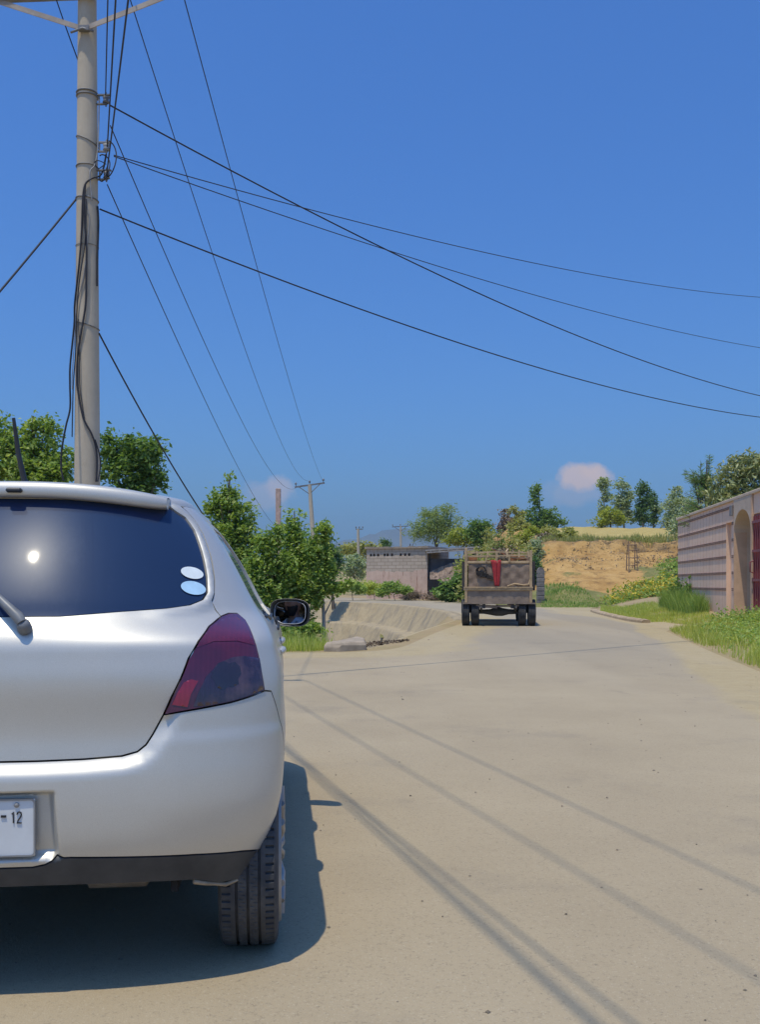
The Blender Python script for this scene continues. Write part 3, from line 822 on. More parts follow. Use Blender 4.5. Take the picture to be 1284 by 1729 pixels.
hatch = thing('silver_hatchback', 'silver hatchback parked at the left edge of the road, seen from behind', 'car', CO, TH)
def panel(name, keys, mat, parent=hatch, gap=.0028, lip=.022, off=0.0, smoothn=True, skip_open=()):
    sel = np.isin(own, keys); T = CT[sel]
    u_, inv = np.unique(T, return_inverse=True); T = inv.reshape(T.shape); P = CP[u_].copy()
    a, b, c_ = P[T[:, 0]], P[T[:, 1]], P[T[:, 2]]
    cw = np.cross(b-a, c_-a) < 0; T[cw] = T[cw][:, ::-1]
    e = np.concatenate([T[:, [0, 1]], T[:, [1, 2]], T[:, [2, 0]]])
    key = set(map(tuple, e)); bd = np.array([x for x in map(tuple, e) if (x[1], x[0]) not in key])
    nin = np.zeros_like(P)
    for i, j in bd:
        d = P[j]-P[i]; d /= np.linalg.norm(d)+1e-9; m = np.array([-d[1], d[0]]); nin[i] += m; nin[j] += m
    ln = np.linalg.norm(nin, axis=1); k = ln > 1e-6; nin[k] /= ln[k][:, None]
    outer = (np.abs(np.abs(P[:, 0])-UM) < 1e-3) | (P[:, 1] > 1.4695) | (P[:, 1] < .2155)
    isT = name == 'tailgate' or name == 'rear_window'
    cen_in = np.full(len(P), isT)
    Q = P + nin*gap*(~outer)[:, None]
    d = disp(P[:, 0], P[:, 1], cen_in) if name in ('tailgate', 'bumper', 'bumper_skirt', 'body') else np.zeros(len(P))
    d = d + off
    N = car_norm(Q[:, 0], Q[:, 1]); V = S0(Q[:, 0], Q[:, 1]) + N*d[:, None]
    F = [tuple(t_) for t_ in T]
    me_v = [tuple(v) for v in V]
    sm = [True]*len(F)
    if lip:
        bi = sorted(set(bd.ravel())); mp = {}
        for i in bi:
            mp[i] = (len(me_v), len(me_v)+1, len(me_v)+2)
            me_v.append(tuple(V[i])); 
            w_ = S0(P[i, 0]+nin[i, 0]*gap*.15, P[i, 1]+nin[i, 1]*gap*.15) if False else V[i]
            me_v.append(tuple(w_ - N[i]*.003 - 0)); me_v.append(tuple(V[i] - N[i]*lip))
        for i, j in bd:
            F.append((mp[j][0], mp[i][0], mp[i][2], mp[j][2])); sm.append(False)
    me = bpy.data.meshes.new(name); me.from_pydata(me_v, [], F); me.polygons.foreach_set('use_smooth', sm); me.update()
    return link(name, me, mat, parent)

body = panel('body', ['body'], M_paint)
# roof cap closes the shell
ring = [S0(a, 1.47) for a in np.concatenate([np.linspace(-UM, -U2, 26)[:-1], np.linspace(-U2, -U1, 24)[:-1], np.linspace(-U1, U1, 60)[:-1], np.linspace(U1, U2, 24)[:-1], np.linspace(U2, UM, 26)[:-1]])]
cl = np.array([0, 1.15, 0]); rows = []
for k, (s_, dz_) in enumerate([(1.0, 0), (.992, .012), (.975, .021), (.94, .031), (.86, .042), (.70, .053), (.45, .060), (.2, .063), (.02, .064)]):
    rows.append([tuple(np.array([p[0]*s_, cl[1]+(p[1]-cl[1])*s_, p[2]+dz_])) for p in ring])
mb = MB(); mb.grid(rows, True, closed=True); mb.build('roof', M_paint, hatch)
tailgate = panel('tailgate', ['tailgate'], M_paint)
rwin = panel('rear_window', ['rear_window'], M_tint, off=-.004, gap=.0015)
panel('bumper', ['bumper'], M_paint); panel('bumper_skirt', ['bumper_skirt'], M_valance, lip=.03)
# tail lights
def zone(u, z):
    pass
sm_out = UZ([(326, 1192), (333, 1172), (347, 1143), (368, 1120), (392, 1110), (412, 1108), (437, 1112)]) + UZ([(441, 1140), (445, 1163), (420, 1174), (390, 1183), (345, 1192)])
br_out = UZ([(290, 1190), (299, 1170), (310, 1152), (322, 1147), (334, 1150), (322, 1172), (316, 1194)])
bu_out = UZ([(356, 1144), (358, 1134), (364, 1130), (366, 1121), (376, 1117), (386, 1120), (396, 1118), (404, 1126), (406, 1138), (401, 1146), (402, 1155), (392, 1160), (384, 1159), (376, 1165), (366, 1161), (362, 1152)])
tp_out = UZ([(331, 1094), (345, 1073), (362, 1056), (378, 1046), (398, 1043), (411, 1052), (422, 1073), (428, 1090), (400, 1083), (360, 1084)])
def patch(name, outline, mat, parent, off, flip=False, s=.012):
    pl = densify(ccw(outline), s); g = np.array(pl); lo, hi = g.min(0), g.max(0)
    pts = np.array([(a, b) for a in np.arange(lo[0], hi[0], s) for b in np.arange(lo[1], hi[1], s)]).reshape(-1, 2)
    if len(pts): pts = pts[inpoly(pts, pl)]
    if len(pts): pts = pts[segdist(pts, pl) > s*.4]
    P, T = cdt([pl], pts, lambda c_: inpoly(c_, pl))
    a, b, c_ = P[T[:, 0]], P[T[:, 1]], P[T[:, 2]]; cw = np.cross(b-a, c_-a) < 0; T[cw] = T[cw][:, ::-1]
    if flip: P = P*np.array([-1, 1]); T = T[:, ::-1]
    N = car_norm(P[:, 0], P[:, 1]); dd = segdist(P if not flip else P*np.array([-1, 1]), pl)
    V = S0(P[:, 0], P[:, 1]) + N*off
    return link(name, np_mesh(name, V, T, True), mat, parent)
for sd_, fl in (('light_r', False), ('light_l', True)):
    tlp = panel('tail_light', [sd_], M_redlens, off=.003)
    tlp['label'] = 'red tail light with smoked lower lens'
    patch('smoked_lens', sm_out, M_smoke, tlp, .0040, fl); patch('reflector', br_out, M_brightred, tlp, .0045, fl, s=.007)
    patch('bulb_housing', bu_out, M_bulb, tlp, .0047, fl, s=.007); patch('red_lens', tp_out, M_midred, tlp, .0040, fl, s=.007)
for sfx, s_ in (('fr', 1), ('fl', -1), ('rr', 1), ('rl', -1)):
    dn = panel('door', ['door_'+sfx], M_paint)
    if sfx != 'fr': panel('window', ['win_'+sfx], M_tint, dn, off=-.006, gap=.001)     # the driver's window is wound down
    mb = MB(); l0, l1 = (1.64, 1.84) if sfx[0] == 'f' else (1.0, 1.16)
    mb.tube([(s_*.832, l0, .93), (s_*.842, l0+.03, .935), (s_*.845, (l0+l1)/2, .937), (s_*.842, l1-.03, .935), (s_*.832, l1, .93)], [.012, .013, .014, .013, .012], 8)
    mb.build('handle', M_paint, dn)
    # black rubber seal along the foot of the window
    mb = MB(); z0 = 1.058 if sfx[0] == 'r' else .99; rg_ = (1.60, 2.5) if sfx[0] == 'f' else (.74, 1.54)
    mb.tube([tuple(S0(s_*u_of(l, z0+(.02 if sfx[0] == 'r' and l < 1 else .004)), z0+(.02 if sfx[0] == 'r' and l < 1 else .004)) + np.array([s_*.003, 0, 0])) for l in np.linspace(*rg_, 9)], .007, 6)
    mb.build('window_seal', M_blackpl, dn)
panel('windscreen', ['ws_r', 'ws_l'], M_clear, off=-.004, lip=0, gap=.001)
# spoiler lip over the rear window with brake light
def spo(f, ui, dz, dl): # plan shape of the lip
    lat = .575*ui; return lat
rows = []
lip = UZ([(0, 838.5), (80, 839), (160, 843.5), (230, 851), (268, 857)])
edge_u = np.linspace(-1, 1, 61)
def lipz(a): return 1.514 - .030*abs(a)**2.4
prof = [(0, -.050, .062), (0, -.049, .012), (0, -.045, .003), (0, -.038, .000), (0, -.024, .000), (0, -.010, .004), (0, -.003, .010), (0, .002, .022), (0, .007, .06), (0, .006, .15), (0, -.004, .24)]
for (q, dz_, dl_) in prof:
    r_ = []
    for a in edge_u:
        lat = .458*a; l = .376 + .046*a*a + .058*abs(a)**2.6 + .012*abs(a)**10
        r_.append((lat, l + dl_, lipz(a) + dz_*(1-.3*abs(a)**8) + .008*(1-abs(a)**2)))
    rows.append(r_)
mb = MB(); mb.grid(rows, True); 
spoiler = mb.build('spoiler', M_paint, hatch); spoiler.data.polygons.foreach_set('use_smooth', [True]*len(spoiler.data.polygons))
mb = MB(); 
for s_ in (1, -1): mb = MB(); mb.add([(s_*.458, .495, lipz(1)-.036), (s_*.458, .495, lipz(1)-.003), (s_*.458, .62, lipz(1)+.006), (s_*.458, .545, lipz(1)-.036)], [(0, 1, 2, 3)]); mb.build('spoiler_end', M_paint, hatch)
mb = MB(); mb.box((-.024, .358, 1.486), (  .024, .39, 1.501), c=.005); mb.build('washer_nozzle', M_blackpl, spoiler)
# antenna
mb = MB(); mb.lathe([(.0, .062), (.012, .06), (.02, .03), (.03, .0), (.0, -.004)], Matrix.Translation((-.11, .92, 1.525)), 14)
a0 = Vector((-.11, .92, 1.57)); mb.tube([a0, a0+Vector((-.016, -.03, .11)), a0+Vector((-.026, -.055, .235))], [.011, .009, .006], 8); 
mb.build('antenna', M_blackpl, hatch)
# rear wiper
wp0 = S0(*uz(42, 1062)); cw_ = car_norm(*uz(42, 1062))
mb = MB()
def onb(x, y, h): q = uz(x, y); return tuple(S0(*q)+car_norm(*q)*h)
path = [onb(40, 1062, .030), onb(33, 1053, .034), onb(18, 1036, .036), onb(3, 1020, .034), onb(-16, 1001, .032), onb(-90, 962, .024)]
mb.tube(path, [.015, .0175, .0135, .011, .009, .006], 10)
mb.lathe([(.0, .022), (.012, .021), (.019, .012), (.021, -.012)], Matrix.Translation(Vector(onb(42, 1063, .016))) @ Vector(cw_).to_track_quat('Z', 'Y').to_matrix().to_4x4(), 16)
wpo = mb.build('wiper_arm', pm('wiper_grey', (.17, .18, .19), .45, .15, 30), hatch)
mb = MB(); mb.tube([onb(-40, 1000, .009), onb(-90, 962, .016), onb(-160, 925, .009)], .006, 6); mb.build('wiper_blade', M_blackpl, wpo)
# oval stickers inside the corner of the window
def oval(cx, cy, rx, ry, ang, mat):
    pl = [(cx+rx*math.cos(a)*math.cos(ang)-ry*math.sin(a)*math.sin(ang), cy+rx*math.cos(a)*math.sin(ang)+ry*math.sin(a)*math.cos(ang)) for a in np.linspace(0, 2*math.pi, 28)[:-1]]
    o_ = patch('window_sticker', UZ(pl), mat, rwin, -.0002, s=.008); return o_
oval(324.5, 967, 19.5, 9.6, R(13), M_stick)['label'] = 'white oval sticker'; oval(326.5, 992.5, 21.5, 11, R(12), M_stick2)['label'] = 'pale blue oval sticker'
# number plate
pc = uz(-38, 1399); pz0, pz1 = uz(0, 1447)[1], uz(0, 1352)[1]; pr = .1475
pl_l = float(S0(0, .53)[1]) - .034*0 + .018
mb = MB(); mb.box((-pr, pl_l-.005, pz0), (pr, pl_l, pz1), c=.002); plate = mb.build('number_plate', M_white, hatch, bevel=.0)
mb = MB()
def rr_ring(w, h, r, n=6): return [(cx_*(w-r)+r*math.cos(a), cz_*(h-r)+r*math.sin(a)) for cx_, cz_, a0 in ((1, 1, 0), (-1, 1, 90), (-1, -1, 180), (1, -1, 270)) for a in [R(a0+90*i/n) for i in range(n+1)]]
zc = (pz0+pz1)/2; hh = (pz1-pz0)/2
A = rr_ring(pr+.001, hh+.001, .012); B = rr_ring(pr-.0035, hh-.0035, .009)
vs = [(p[0], pl_l-.0075, zc+p[1]) for p in A] + [(p[0], pl_l-.0075, zc+p[1]) for p in B] + [(p[0], pl_l+.002, zc+p[1]) for p in A]
n_ = len(A); mb.add(vs, [(i, (i+1) % n_, n_+(i+1) % n_, n_+i) for i in range(n_)] + [(i, 2*n_+i, 2*n_+(i+1) % n_, (i+1) % n_) for i in range(n_)])
mb.build('plate_frame', pm('plate_frame_grey', (.30, .31, .32), .4, .1, 20, metal=.5), plate)
mb = MB()
mb.lathe([(0, .004), (.006, .003), (.0075, 0)], Matrix.Translation((pr-.05, pl_l-.006, pz1-.016)) @ Matrix.Rotation(R(90), 4, 'X'), 14); mb.build('bolt', M_rim, plate)
# digits: strokes with a condensed number-plate look
mb = MB(); zb, zt = pz1-.066, pz1-.035; yy = pl_l-.0062
def stroke(pts, r=.0021):
    mb.tube([(p[0], yy, zb+(zt-zb)*p[1]) for p in pts], r, 6)
x1 = pr-.0595; stroke([(x1-.0035, .82), (x1+.001, 1.0), (x1+.001, 0)])
x2 = pr-.049; stroke([(x2, .76), (x2+.0025, .95), (x2+.0065, 1.0), (x2+.0105, .93), (x2+.012, .74), (x2+.010, .55), (x2+.003, .22), (x2, .0), (x2+.0125, .0)])
mb.box((pr-.0925, yy-.002, zb+(zt-zb)*.52), (pr-.0785, yy+.001, zb+(zt-zb)*.72))
mb.build('plate_lettering', M_black, plate)
# wheels
NA = 576
cols = [(-.0905, .215), (-.0945, .25), (-.0925, .275), (-.088, .288)]
def crown_r(x): return .3020 - (abs(x)/.09)**2*.0045
allc = [(x, r_, 'w') for x, r_ in cols] + [(-.084, .2945, 'w')]
for x in (-.0805, -.0795, -.0545, -.0535, -.0395, -.039, -.031, -.0305, -.0245, -.0115, -.0045, -.004, .004, .0045, .0115, .0245, .0305, .031, .039, .0395, .0535, .0545, .0795, .0805):
    a = abs(x); k = 'g' if (a <= .0041 or .0308 < a < .0392) else ('s' if .054 < a < .080 else ('c' if .011 < a < .025 else 'p'))
    allc.append((x, crown_r(x), k))
allc += [(.084, .2945, 'w')] + [(-x, r_, 'w') for x, r_ in cols[::-1]]
rows = []
for (x, r_, k) in allc:
    row = []
    for j in range(NA):
        a = 2*math.pi*j/NA; rr_ = r_
        if k == 'g': rr_ -= .0095
        elif k == 's' and (j + (3 if x > 0 else 0)) % 8 < 2: rr_ -= .007
        elif k == 'c' and (j + int(x*260)) % 8 == 0: rr_ -= .003
        row.append((x, rr_*math.cos(a), rr_*math.sin(a)))
    rows.append(row)
def make_wheel(pos, flip, front=False):
    wt_ = bpy.data.objects.new('wheel', None); COL.objects.link(wt_); wt_.parent = hatch; wt_.location = pos; wt_.rotation_euler = (R(random.uniform(0, 60)), 0, R(180) if flip else 0)
    wt_.empty_display_size = .1
    return wt_
mb = MB(); mb.grid(rows, False, closed=True); tyre_me = mb.mesh('tyre')
mb = MB()
mb.lathe([(.222, -.088), (.214, -.082), (.200, -.05), (.195, .05), (.206, .080), (.212, .096), (.222, .104), (.230, .103), (.233, .094)], Matrix.Rotation(R(90), 4, 'Y'), 48)
mb.lathe([(.0, .100), (.03, .100), (.036, .094), (.058, .086), (.066, .06)], Matrix.Rotation(R(90), 4, 'Y'), 24)
for k in range(5):
    for d_ in (-.13, .13):
        a = 2*math.pi*k/5; p0 = Vector((.085, .05*math.cos(a), .05*math.sin(a))); b_ = a+d_*1.3
        pm_ = Vector((.104, .14*math.cos(a+d_), .14*math.sin(a+d_))); p1 = Vector((.100, .212*math.cos(b_), .212*math.sin(b_)))
        mb.tube([p0, pm_, p1], [.017, .0125, .014], 10)
rim_me = mb.mesh('rim')
mb = MB(); mb.lathe([(0, -.03), (.13, -.03), (.13, -.005), (0, .0)], Matrix.Rotation(R(90), 4, 'Y'), 32); brk_me = mb.mesh('brake_disc')
for (x, y, fl) in ((.735, .52, 0), (-.735, .52, 1), (.735, 2.93, 0), (-.735, 2.93, 1)):
    w_ = make_wheel((x, y, .297), fl)
    link('tyre', tyre_me, M_rubber, w_); link('rim', rim_me, M_rim, w_); link('brake_disc', brk_me, M_dark, w_)
# dark floor, wheel housings, muffler
mb = MB(); mb.box((-.70, .95, .24), (.70, 3.5, .27)); mb.box((-.60, .30, .40), (.55, 1.0, .43))
mb.box((-.545, .85, .20), (.545, 1.0, .30))
for (lc) in (.52, 2.93):
    for s_ in (1, -1):
        mb.grid([[(s_*x, lc+.36*math.cos(R(a)), .30+.36*math.sin(R(a))) for a in np.linspace(8, 155, 24)] for x in (.52, .62, .70)], True)
        mb.box((s_*.52-.01, lc-.36, .28), (s_*.52+.01, lc+.36, .66))
mb.build('underbody', M_dark, hatch)
mb = MB(); mb.tube([(.22, .36, .305), (.24, .36, .30), (.41, .36, .30), (.43, .36, .305)], [.03, .062, .062, .03], 18); mb.tube([(.42, .36, .29), (.55, .45, .31), (.55, .9, .30)], .02, 10)
mb.tube([(.15, .28, .30), (.23, .36, .30)], .024, 10); mb.build('muffler', M_muff, hatch)
mb = MB(); random.seed(5)
q = [tuple(S0(p[0], p[1])+np.array([-.006, .004, -.003])) for p in UZ([(330, 1487), (352, 1489), (368, 1491), (384, 1492)]) + densify(arch_v, .012)[:-3]]
mb.tube(q, [.004+.004*random.random() for _ in q], 6, wob=.3); mb.build('mud_crust', M_mud, hatch)
# door mirrors: housing, arm, glass turned towards the driver
HEAD = Vector((.375, 1.72, 1.225))
for s_ in (1, -1):
    cpos = Vector((s_*.883, 2.16, 1.050))
    to_c = (Vector(_camc) - cpos).normalized() if s_ > 0 else Vector((.3, -1, .05)).normalized()
    hd = HEAD + Vector((0, 0, -.05))
    nrm = (to_c + (hd - cpos).normalized()).normalized()
    mo = bpy.data.objects.new('door_mirror', None); COL.objects.link(mo); mo.parent = hatch; mo.location = cpos; mo.empty_display_size = .1
    mb = MB()
    def mring(w, h, y, n=44, e=3.4):
        o_ = []; sh_ = -s_*math.tan(R(17))
        for j in range(n):
            a = 2*math.pi*j/n; ca, sa = math.cos(a), math.sin(a)
            xx = w*math.copysign(abs(ca)**(2/e), ca); zz = h*math.copysign(abs(sa)**(2/e), sa)
            if zz < 0 and xx*s_ < 0: zz *= 1 - .35*(abs(xx)/w)**3
            if zz > 0: zz *= 1 - .10*(max(0, xx*s_)/w)**2
            o_.append((xx, y + xx*sh_, zz))
        return o_
    mb.grid([mring(*q) for q in ((.090, .060, .028), (.096, .067, .0), (.1015, .0715, -.006), (.1015, .0715, .01), (.1, .07, .035), (.088, .058, .07), (.05, .03, .092), (.005, .004, .097))], True, closed=True, flip=True)
    ho = mb.build('mirror_housing', M_paint, mo)
    mb = MB(); mb.grid([mring(*q) for q in ((.1005, .0705, -.0055), (.094, .065, -.004), (.088, .059, .018), (.05, .03, .024), (.003, .002, .025))], True, closed=True); mb.build('mirror_bezel', M_blackpl, mo)
    zq = nrm; M3 = zq.to_track_quat('-Y', 'Z').to_matrix().to_4x4(); M3.translation = Vector((0, .004, 0))
    mb = MB(); rg_ = [(p[0], 0, p[2]) for p in mring(.0875, .0585, 0)]
    cap_ = [[M3 @ Vector((p[0]*q, (p[0]**2+p[2]**2)*q*q/(2*1.7), p[2]*q)) for p in rg_] for q in (1, .85, .7, .55, .4, .25, .1, .003)]     # convex glass
    mb.grid(cap_, True, closed=True); mb.build('mirror_glass', M_chrome, mo)
    mb = MB(); mb.tube([M3 @ Vector((p[0]*1.0, -.001, p[2])) for p in rg_+rg_[:1]], .0016, 5, cap=False); mb.build('mirror_rim', pm('rim_grey', (.5, .52, .55), .4, .05, 9), mo)
    mb = MB(); mb.tube([(-s_*.06, .03, -.045), (-s_*.10, .05, -.05), (-s_*.135, .07, -.045)], [.028, .022, .026], 10); mb.build('mirror_arm', M_blackpl, mo)
# seats, wheel and dashboard seen through the open window
for s_ in (1, -1):
    mb = MB(); mb.box((s_*.375-.24, 1.45, .42), (s_*.375+.24, 1.95, .58), c=.04)
    Ms = Matrix.Translation((s_*.375, 1.50, .55)) @ Matrix.Rotation(R(14), 4, 'X')
    mb.box((-.23, -.09, 0), (.23, .04, .56), Ms, c=.04); mb.box((-.13, -.08, .58), (.13, .02, .74), Ms, c=.03); mb.build('seat', M_seat, hatch)
mb = MB(); mb.box((-.70, 2.42, .66), (.70, 2.70, .93), c=.06); mb.build('dashboard', M_seat, hatch)
mb = MB(); Mw = Matrix.Translation((.375, 2.22, .86)) @ Matrix.Rotation(R(-65), 4, 'X')
mb.tube([Mw @ Vector((.18*math.cos(a), .18*math.sin(a), 0)) for a in np.linspace(0, 2*math.pi, 29)], .015, 8, cap=False); mb.bar(Mw @ Vector((-.17, 0, 0)), Mw @ Vector((.17, 0, 0)), .04, .02); mb.bar(Mw @ Vector((0, 0, 0)), Mw @ Vector((0, 0, -.25)), .04, .04)
mb.build('steering_wheel', M_blackpl, hatch)
for s_ in (1, -1):
    mb = MB(); q_ = [tuple(S0(s_*a, z)+car_norm(np.array(s_*a), np.array(z))*.004) for a, z in ((UM-.45, .62), (UM-.62, .63), (UM-.80, .70), (UM-.88, .80), (UM-.72, .77), (UM-.52, .70))]
    mb.add(q_, [tuple(range(6))[::s_]]); mb.build('headlight', M_clear, hatch)
# ================================================================ the old tipper truck ahead
M_rust = pm('rusty_steel', (.24, .165, .115), .8, .3, 3.2, col2=(.36, .265, .19), bump=.3, bscale=18)
M_rustd = pm('dark_rusty_steel', (.07, .062, .06), .85, .3, 3)
M_wood = pm('weathered_wood', (.46, .33, .19), .85, .25, 7, bump=.3, bscale=30)
M_steelb = pm('worn_steel_panel', (.25, .185, .14), .75, .25, 2.6, col2=(.35, .27, .20), bump=.2, bscale=14)
M_tread = pm('truck_tyre_rubber', (.035, .036, .042), .85, .3, 6, col2=(.07, .068, .066))
M_redc = pm('red_cloth', (.40, .035, .04), .9, .25, 6)
M_brickr = pm('red_brick', (.42, .17, .085), .9, .3, 5, col2=(.5, .24, .12))
M_rope = pm('dark_rope', (.035, .03, .028), .95, .3, 9)
M_cabp = pm('cab_paint', (.30, .20, .08), .6, .25, 3)
TP = gnd(843, 1058.5); truck = thing('old_truck', 'rusty old tipper truck with wooden top rails driving away in the road', 'truck', (TP.x+.03, TP.y + .35, 0), R(-6.3))
mb = MB(); mb.box((-.93, 0.02, 1.0), (.945, 3.0, 1.06)); mb.build('load_bed', M_rustd, truck)
mb = MB()
rows = [[(-.92 + 1.86*i/24, -.012 + .010*math.sin(i*1.7)*math.sin(j*2.1), .655 + .345*j/5) for i in range(25)] for j in range(6)]
mb.grid(rows, True); mb.box((-.92, .0, .66), (.94, .03, 1.0)); mb.box((-.99, -.05, .625), (1.03, .05, .66)); mb.build('lower_tailboard', M_steelb, truck)
mb = MB(); mb.box((-.96, -.06, 1.0), (.955, .04, 1.105), c=.012); mb.box((-.955, -.075, 1.075), (.95, -.055, 1.108))
for k in range(9): mb.box((-.8+.2*k, -.085, 1.03+.02*(k % 2)), (-.775+.2*k, -.058, 1.055+.02*(k % 2)))
mb.build('cross_beam', M_wood, truck)
mb = MB(); rows = [[(-.83 + 1.70*i/30, -.008 + .016*math.sin(i*.9+1)*math.sin(j*1.3), 1.105 + .655*j/10) for i in range(31)] for j in range(11)]
mb.grid(rows, True); mb.box((-.83, .015, 1.105), (.87, .035, 1.76)); mb.build('tailboard', M_rust, truck)
mb = MB(); mb.tube([(.25, -.03, 1.12), (.45, -.035, 1.19), (.7, -.03, 1.15), (.85, -.03, 1.18), (.885, -.03, 1.35), (.88, -.02, 1.7)], .022, 6, wob=.2); mb.build('tailboard_stiffener', M_wood, truck)
for s_ in (1, -1):
    mb = MB(); mb.box((s_*.945-.035, 0, 1.06), (s_*.945+.035, 3.0, 1.80)); 
    for k in range(6): mb.box((s_*.99-.03, .1+.55*k, 1.0), (s_*.99+.03, .17+.55*k, 1.82))
    mb.build('side_board', M_rustd, truck)
    mb = MB(); mb.box((s_*.90-.035, -.05, .66), (s_*.90+.035, .03, 2.19 if s_ < 0 else 2.12), c=.008); 
    mb.build('corner_post', M_wood, truck)
mb = MB()
mb.bar((-1.0, -.02, 1.955), (.93, -.02, 1.985), .04, .04); mb.bar((-.9, -.01, 1.94), (.90, -.01, 1.905), .03, .022); mb.bar((-.90, -.005, 2.05), (.02, -.005, 2.085), .045, .045); mb.bar((-.05, -.02, 2.08), (.86, .01, 2.05), .04, .04); mb.box((-.92, -.03, 1.755), (.86, .03, 1.825), c=.01)
for x in (-.58, -.30, -.04, .25, .57, .84): mb.bar((x+random.uniform(-.03, .03), -.03, 1.93), (x+random.uniform(-.03, .03), -.02, 2.07+random.uniform(0, .06)), .05, .05, up=(0, 1, 0))
mb.box((-.08, -.055, 1.76), (-.02, -.02, 2.10)); mb.box((-.36, -.055, 1.80), (-.32, -.02, 1.93)); mb.box((.28, -.055, 1.80), (.33, -.02, 2.0))
for s_ in (1, -1):
    mb.box((s_*.92-.03, 0, 1.95), (s_*.92+.03, 3.0, 2.0)); mb.box((s_*.92-.03, 0, 2.05), (s_*.92+.03, 3.0, 2.09))
    for k in range(1, 6): mb.box((s_*.92-.03, .6*k-.04, 1.8), (s_*.92+.03, .6*k+.04, 2.09))
mb.bar((-.18, .3, 2.19), (.22, 1.2, 2.06), .04, .04); mb.bar((.20, .1, 2.05), (.28, .4, 2.17), .04, .04)
mb.build('top_rail', M_wood, truck)
mb = MB()
for (x0, x1, z0, z1, sl) in ((-.62, -.03, .515, .60, -.015), (-.02, .57, .545, .60, .01)):
    mb.bar((x0, .05, (z0+z1)/2 - sl), (x1, .05, (z0+z1)/2 + sl), .05, z1-z0, up=(0, 0, 1))
mb.build('rear_bumper', M_steelb, truck)
mb = MB()
mb.tube([(-.75, .35, .40), (-.4, .35, .40), (-.22, .35, .39), (-.08, .35, .40), (.0, .35, .41), (.12, .35, .39), (.3, .35, .40), (.75, .35, .40)], [.06, .065, .085, .125, .135, .115, .075, .06], 14)
for s_ in (1, -1): 
    mb.box((s_*.40-.04, .0, .50), (s_*.40+.04, 4.6, .62)); mb.tube([(s_*.48, -.25, .54), (s_*.48, .35, .40), (s_*.48, 1.0, .54)], .035, 6)
mb.tube([(0, .5, .42), (0, 2.8, .5)], .05, 8)
mb.build('axle', M_rustd, truck)
prof = [(.14, -.07), (.19, -.105), (.30, -.11), (.362, -.098), (.375, -.075), (.378, -.045), (.368, -.043), (.368, -.033), (.378, -.031), (.379, -.006), (.369, -.004), (.369, .004), (.379, .006), (.378, .031), (.368, .033), (.368, .043), (.378, .045), (.375, .075), (.362, .098), (.30, .11), (.19, .105), (.14, .07)]
mb = MB(); mb.lathe(prof, Matrix.Rotation(R(90), 4, 'Y'), 48); tt_me = mb.mesh('tyre')
mb = MB(); mb.lathe([(0, .03), (.10, .03), (.12, -.03), (.17, -.04), (.19, -.09), (.20, .09), (.17, .05), (0, .05)], Matrix.Rotation(R(90), 4, 'Y'), 32); th_me = mb.mesh('rim')
for (x, y) in ((-.915, .35), (-.645, .35), (.665, .35), (.935, .35), (-.72, 3.9), (.72, 3.9)):
    wq = bpy.data.objects.new('wheel', None); COL.objects.link(wq); wq.parent = truck; wq.location = (x, y, .378); wq.empty_display_size = .1
    link('tyre', tt_me, M_tread, wq); link('rim', th_me, M_rustd, wq)
for s_ in (1, -1):
    mb = MB(); mb.box((s_*.79-.26, .76, .35), (s_*.79+.26, .775, .72)); mb.build('mud_flap', M_rustd, truck)
mb = MB(); cabp = [(3.1, .55), (4.95, .55), (5.0, 1.0), (4.85, 1.2), (4.55, 1.75), (4.4, 1.83), (3.15, 1.83)]
mb.prism([(a, b) for a, b in cabp], 1.78, Matrix(((0, 1, 0, -.89), (1, 0, 0, 0), (0, 0, 1, 0), (0, 0, 0, 1)))); mb.build('cab', M_cabp, truck, bevel=.04)
mb = MB(); mb.box((-.7, 3.085, 1.3), (.7, 3.10, 1.7)); mb.build('cab_window', M_tint, truck)
mb = MB()
for i in range(5): mb.tube([(-.47 + .15*math.cos(a)*(.6+.1*i) + .02*math.sin(3*a+i), -.05-.008*i, 1.60+.13*math.sin(a)*(.7+.1*i)-.02*i) for a in np.linspace(i, i+5.6, 18)], .011, 5)
for i in range(16):
    x = -.62 + .03*i; mb.tube([(x, -.04, 1.55-.012*i+.05*random.random()), (x+.03, -.06, 1.45-.01*i), (x+.07, -.05, 1.38-.006*i+.06*random.random())], .018, 5, wob=.3)
mb.build('rope_coil', M_rope, truck)
# bricks of the load, each its own thing, and a ragged red cloth hung over the tailboard
bk = MB(); bk.box((-.115, -.055, 0), (.115, .055, .075), c=.006); bme = bk.mesh('brick'); nb = 0
random.seed(11)
BR = Matrix.LocRotScale(truck.location, truck.rotation_euler, None)
for (x0, x1, rowsn) in ((-.84, -.45, 3), (-.40, .25, 2), (.27, .82, 4)):
    n_ = int((x1-x0)/.245)
    for k in range(n_):
        for j in range(rowsn):
            o = bpy.data.objects.new('brick', bme); COL.objects.link(o)
            if not bme.materials: bme.materials.append(M_brickr)
            lx = x0 + .13 + .245*k + random.uniform(-.02, .02); o.location = BR @ Vector((lx, .12 + .02*random.random(), 1.70 + .077*j)); o.rotation_euler = (0, random.uniform(-.02, .02), R(-6.3) + random.uniform(-.12, .12))
            tag(o, 'red brick in the load stacked behind the truck tailboard', 'brick', 'bricks loaded on the old truck')
mb = MB(); mb.box((-.85, .06, 1.06), (.86, 2.8, 1.695)); lo_ = mb.build('brick_load', M_brickr); lo_.matrix_world = BR; tag(lo_, 'lower layers of the brick load packed inside the truck bed', 'brick load')
lo_['kind'] = 'stuff'
rows = []
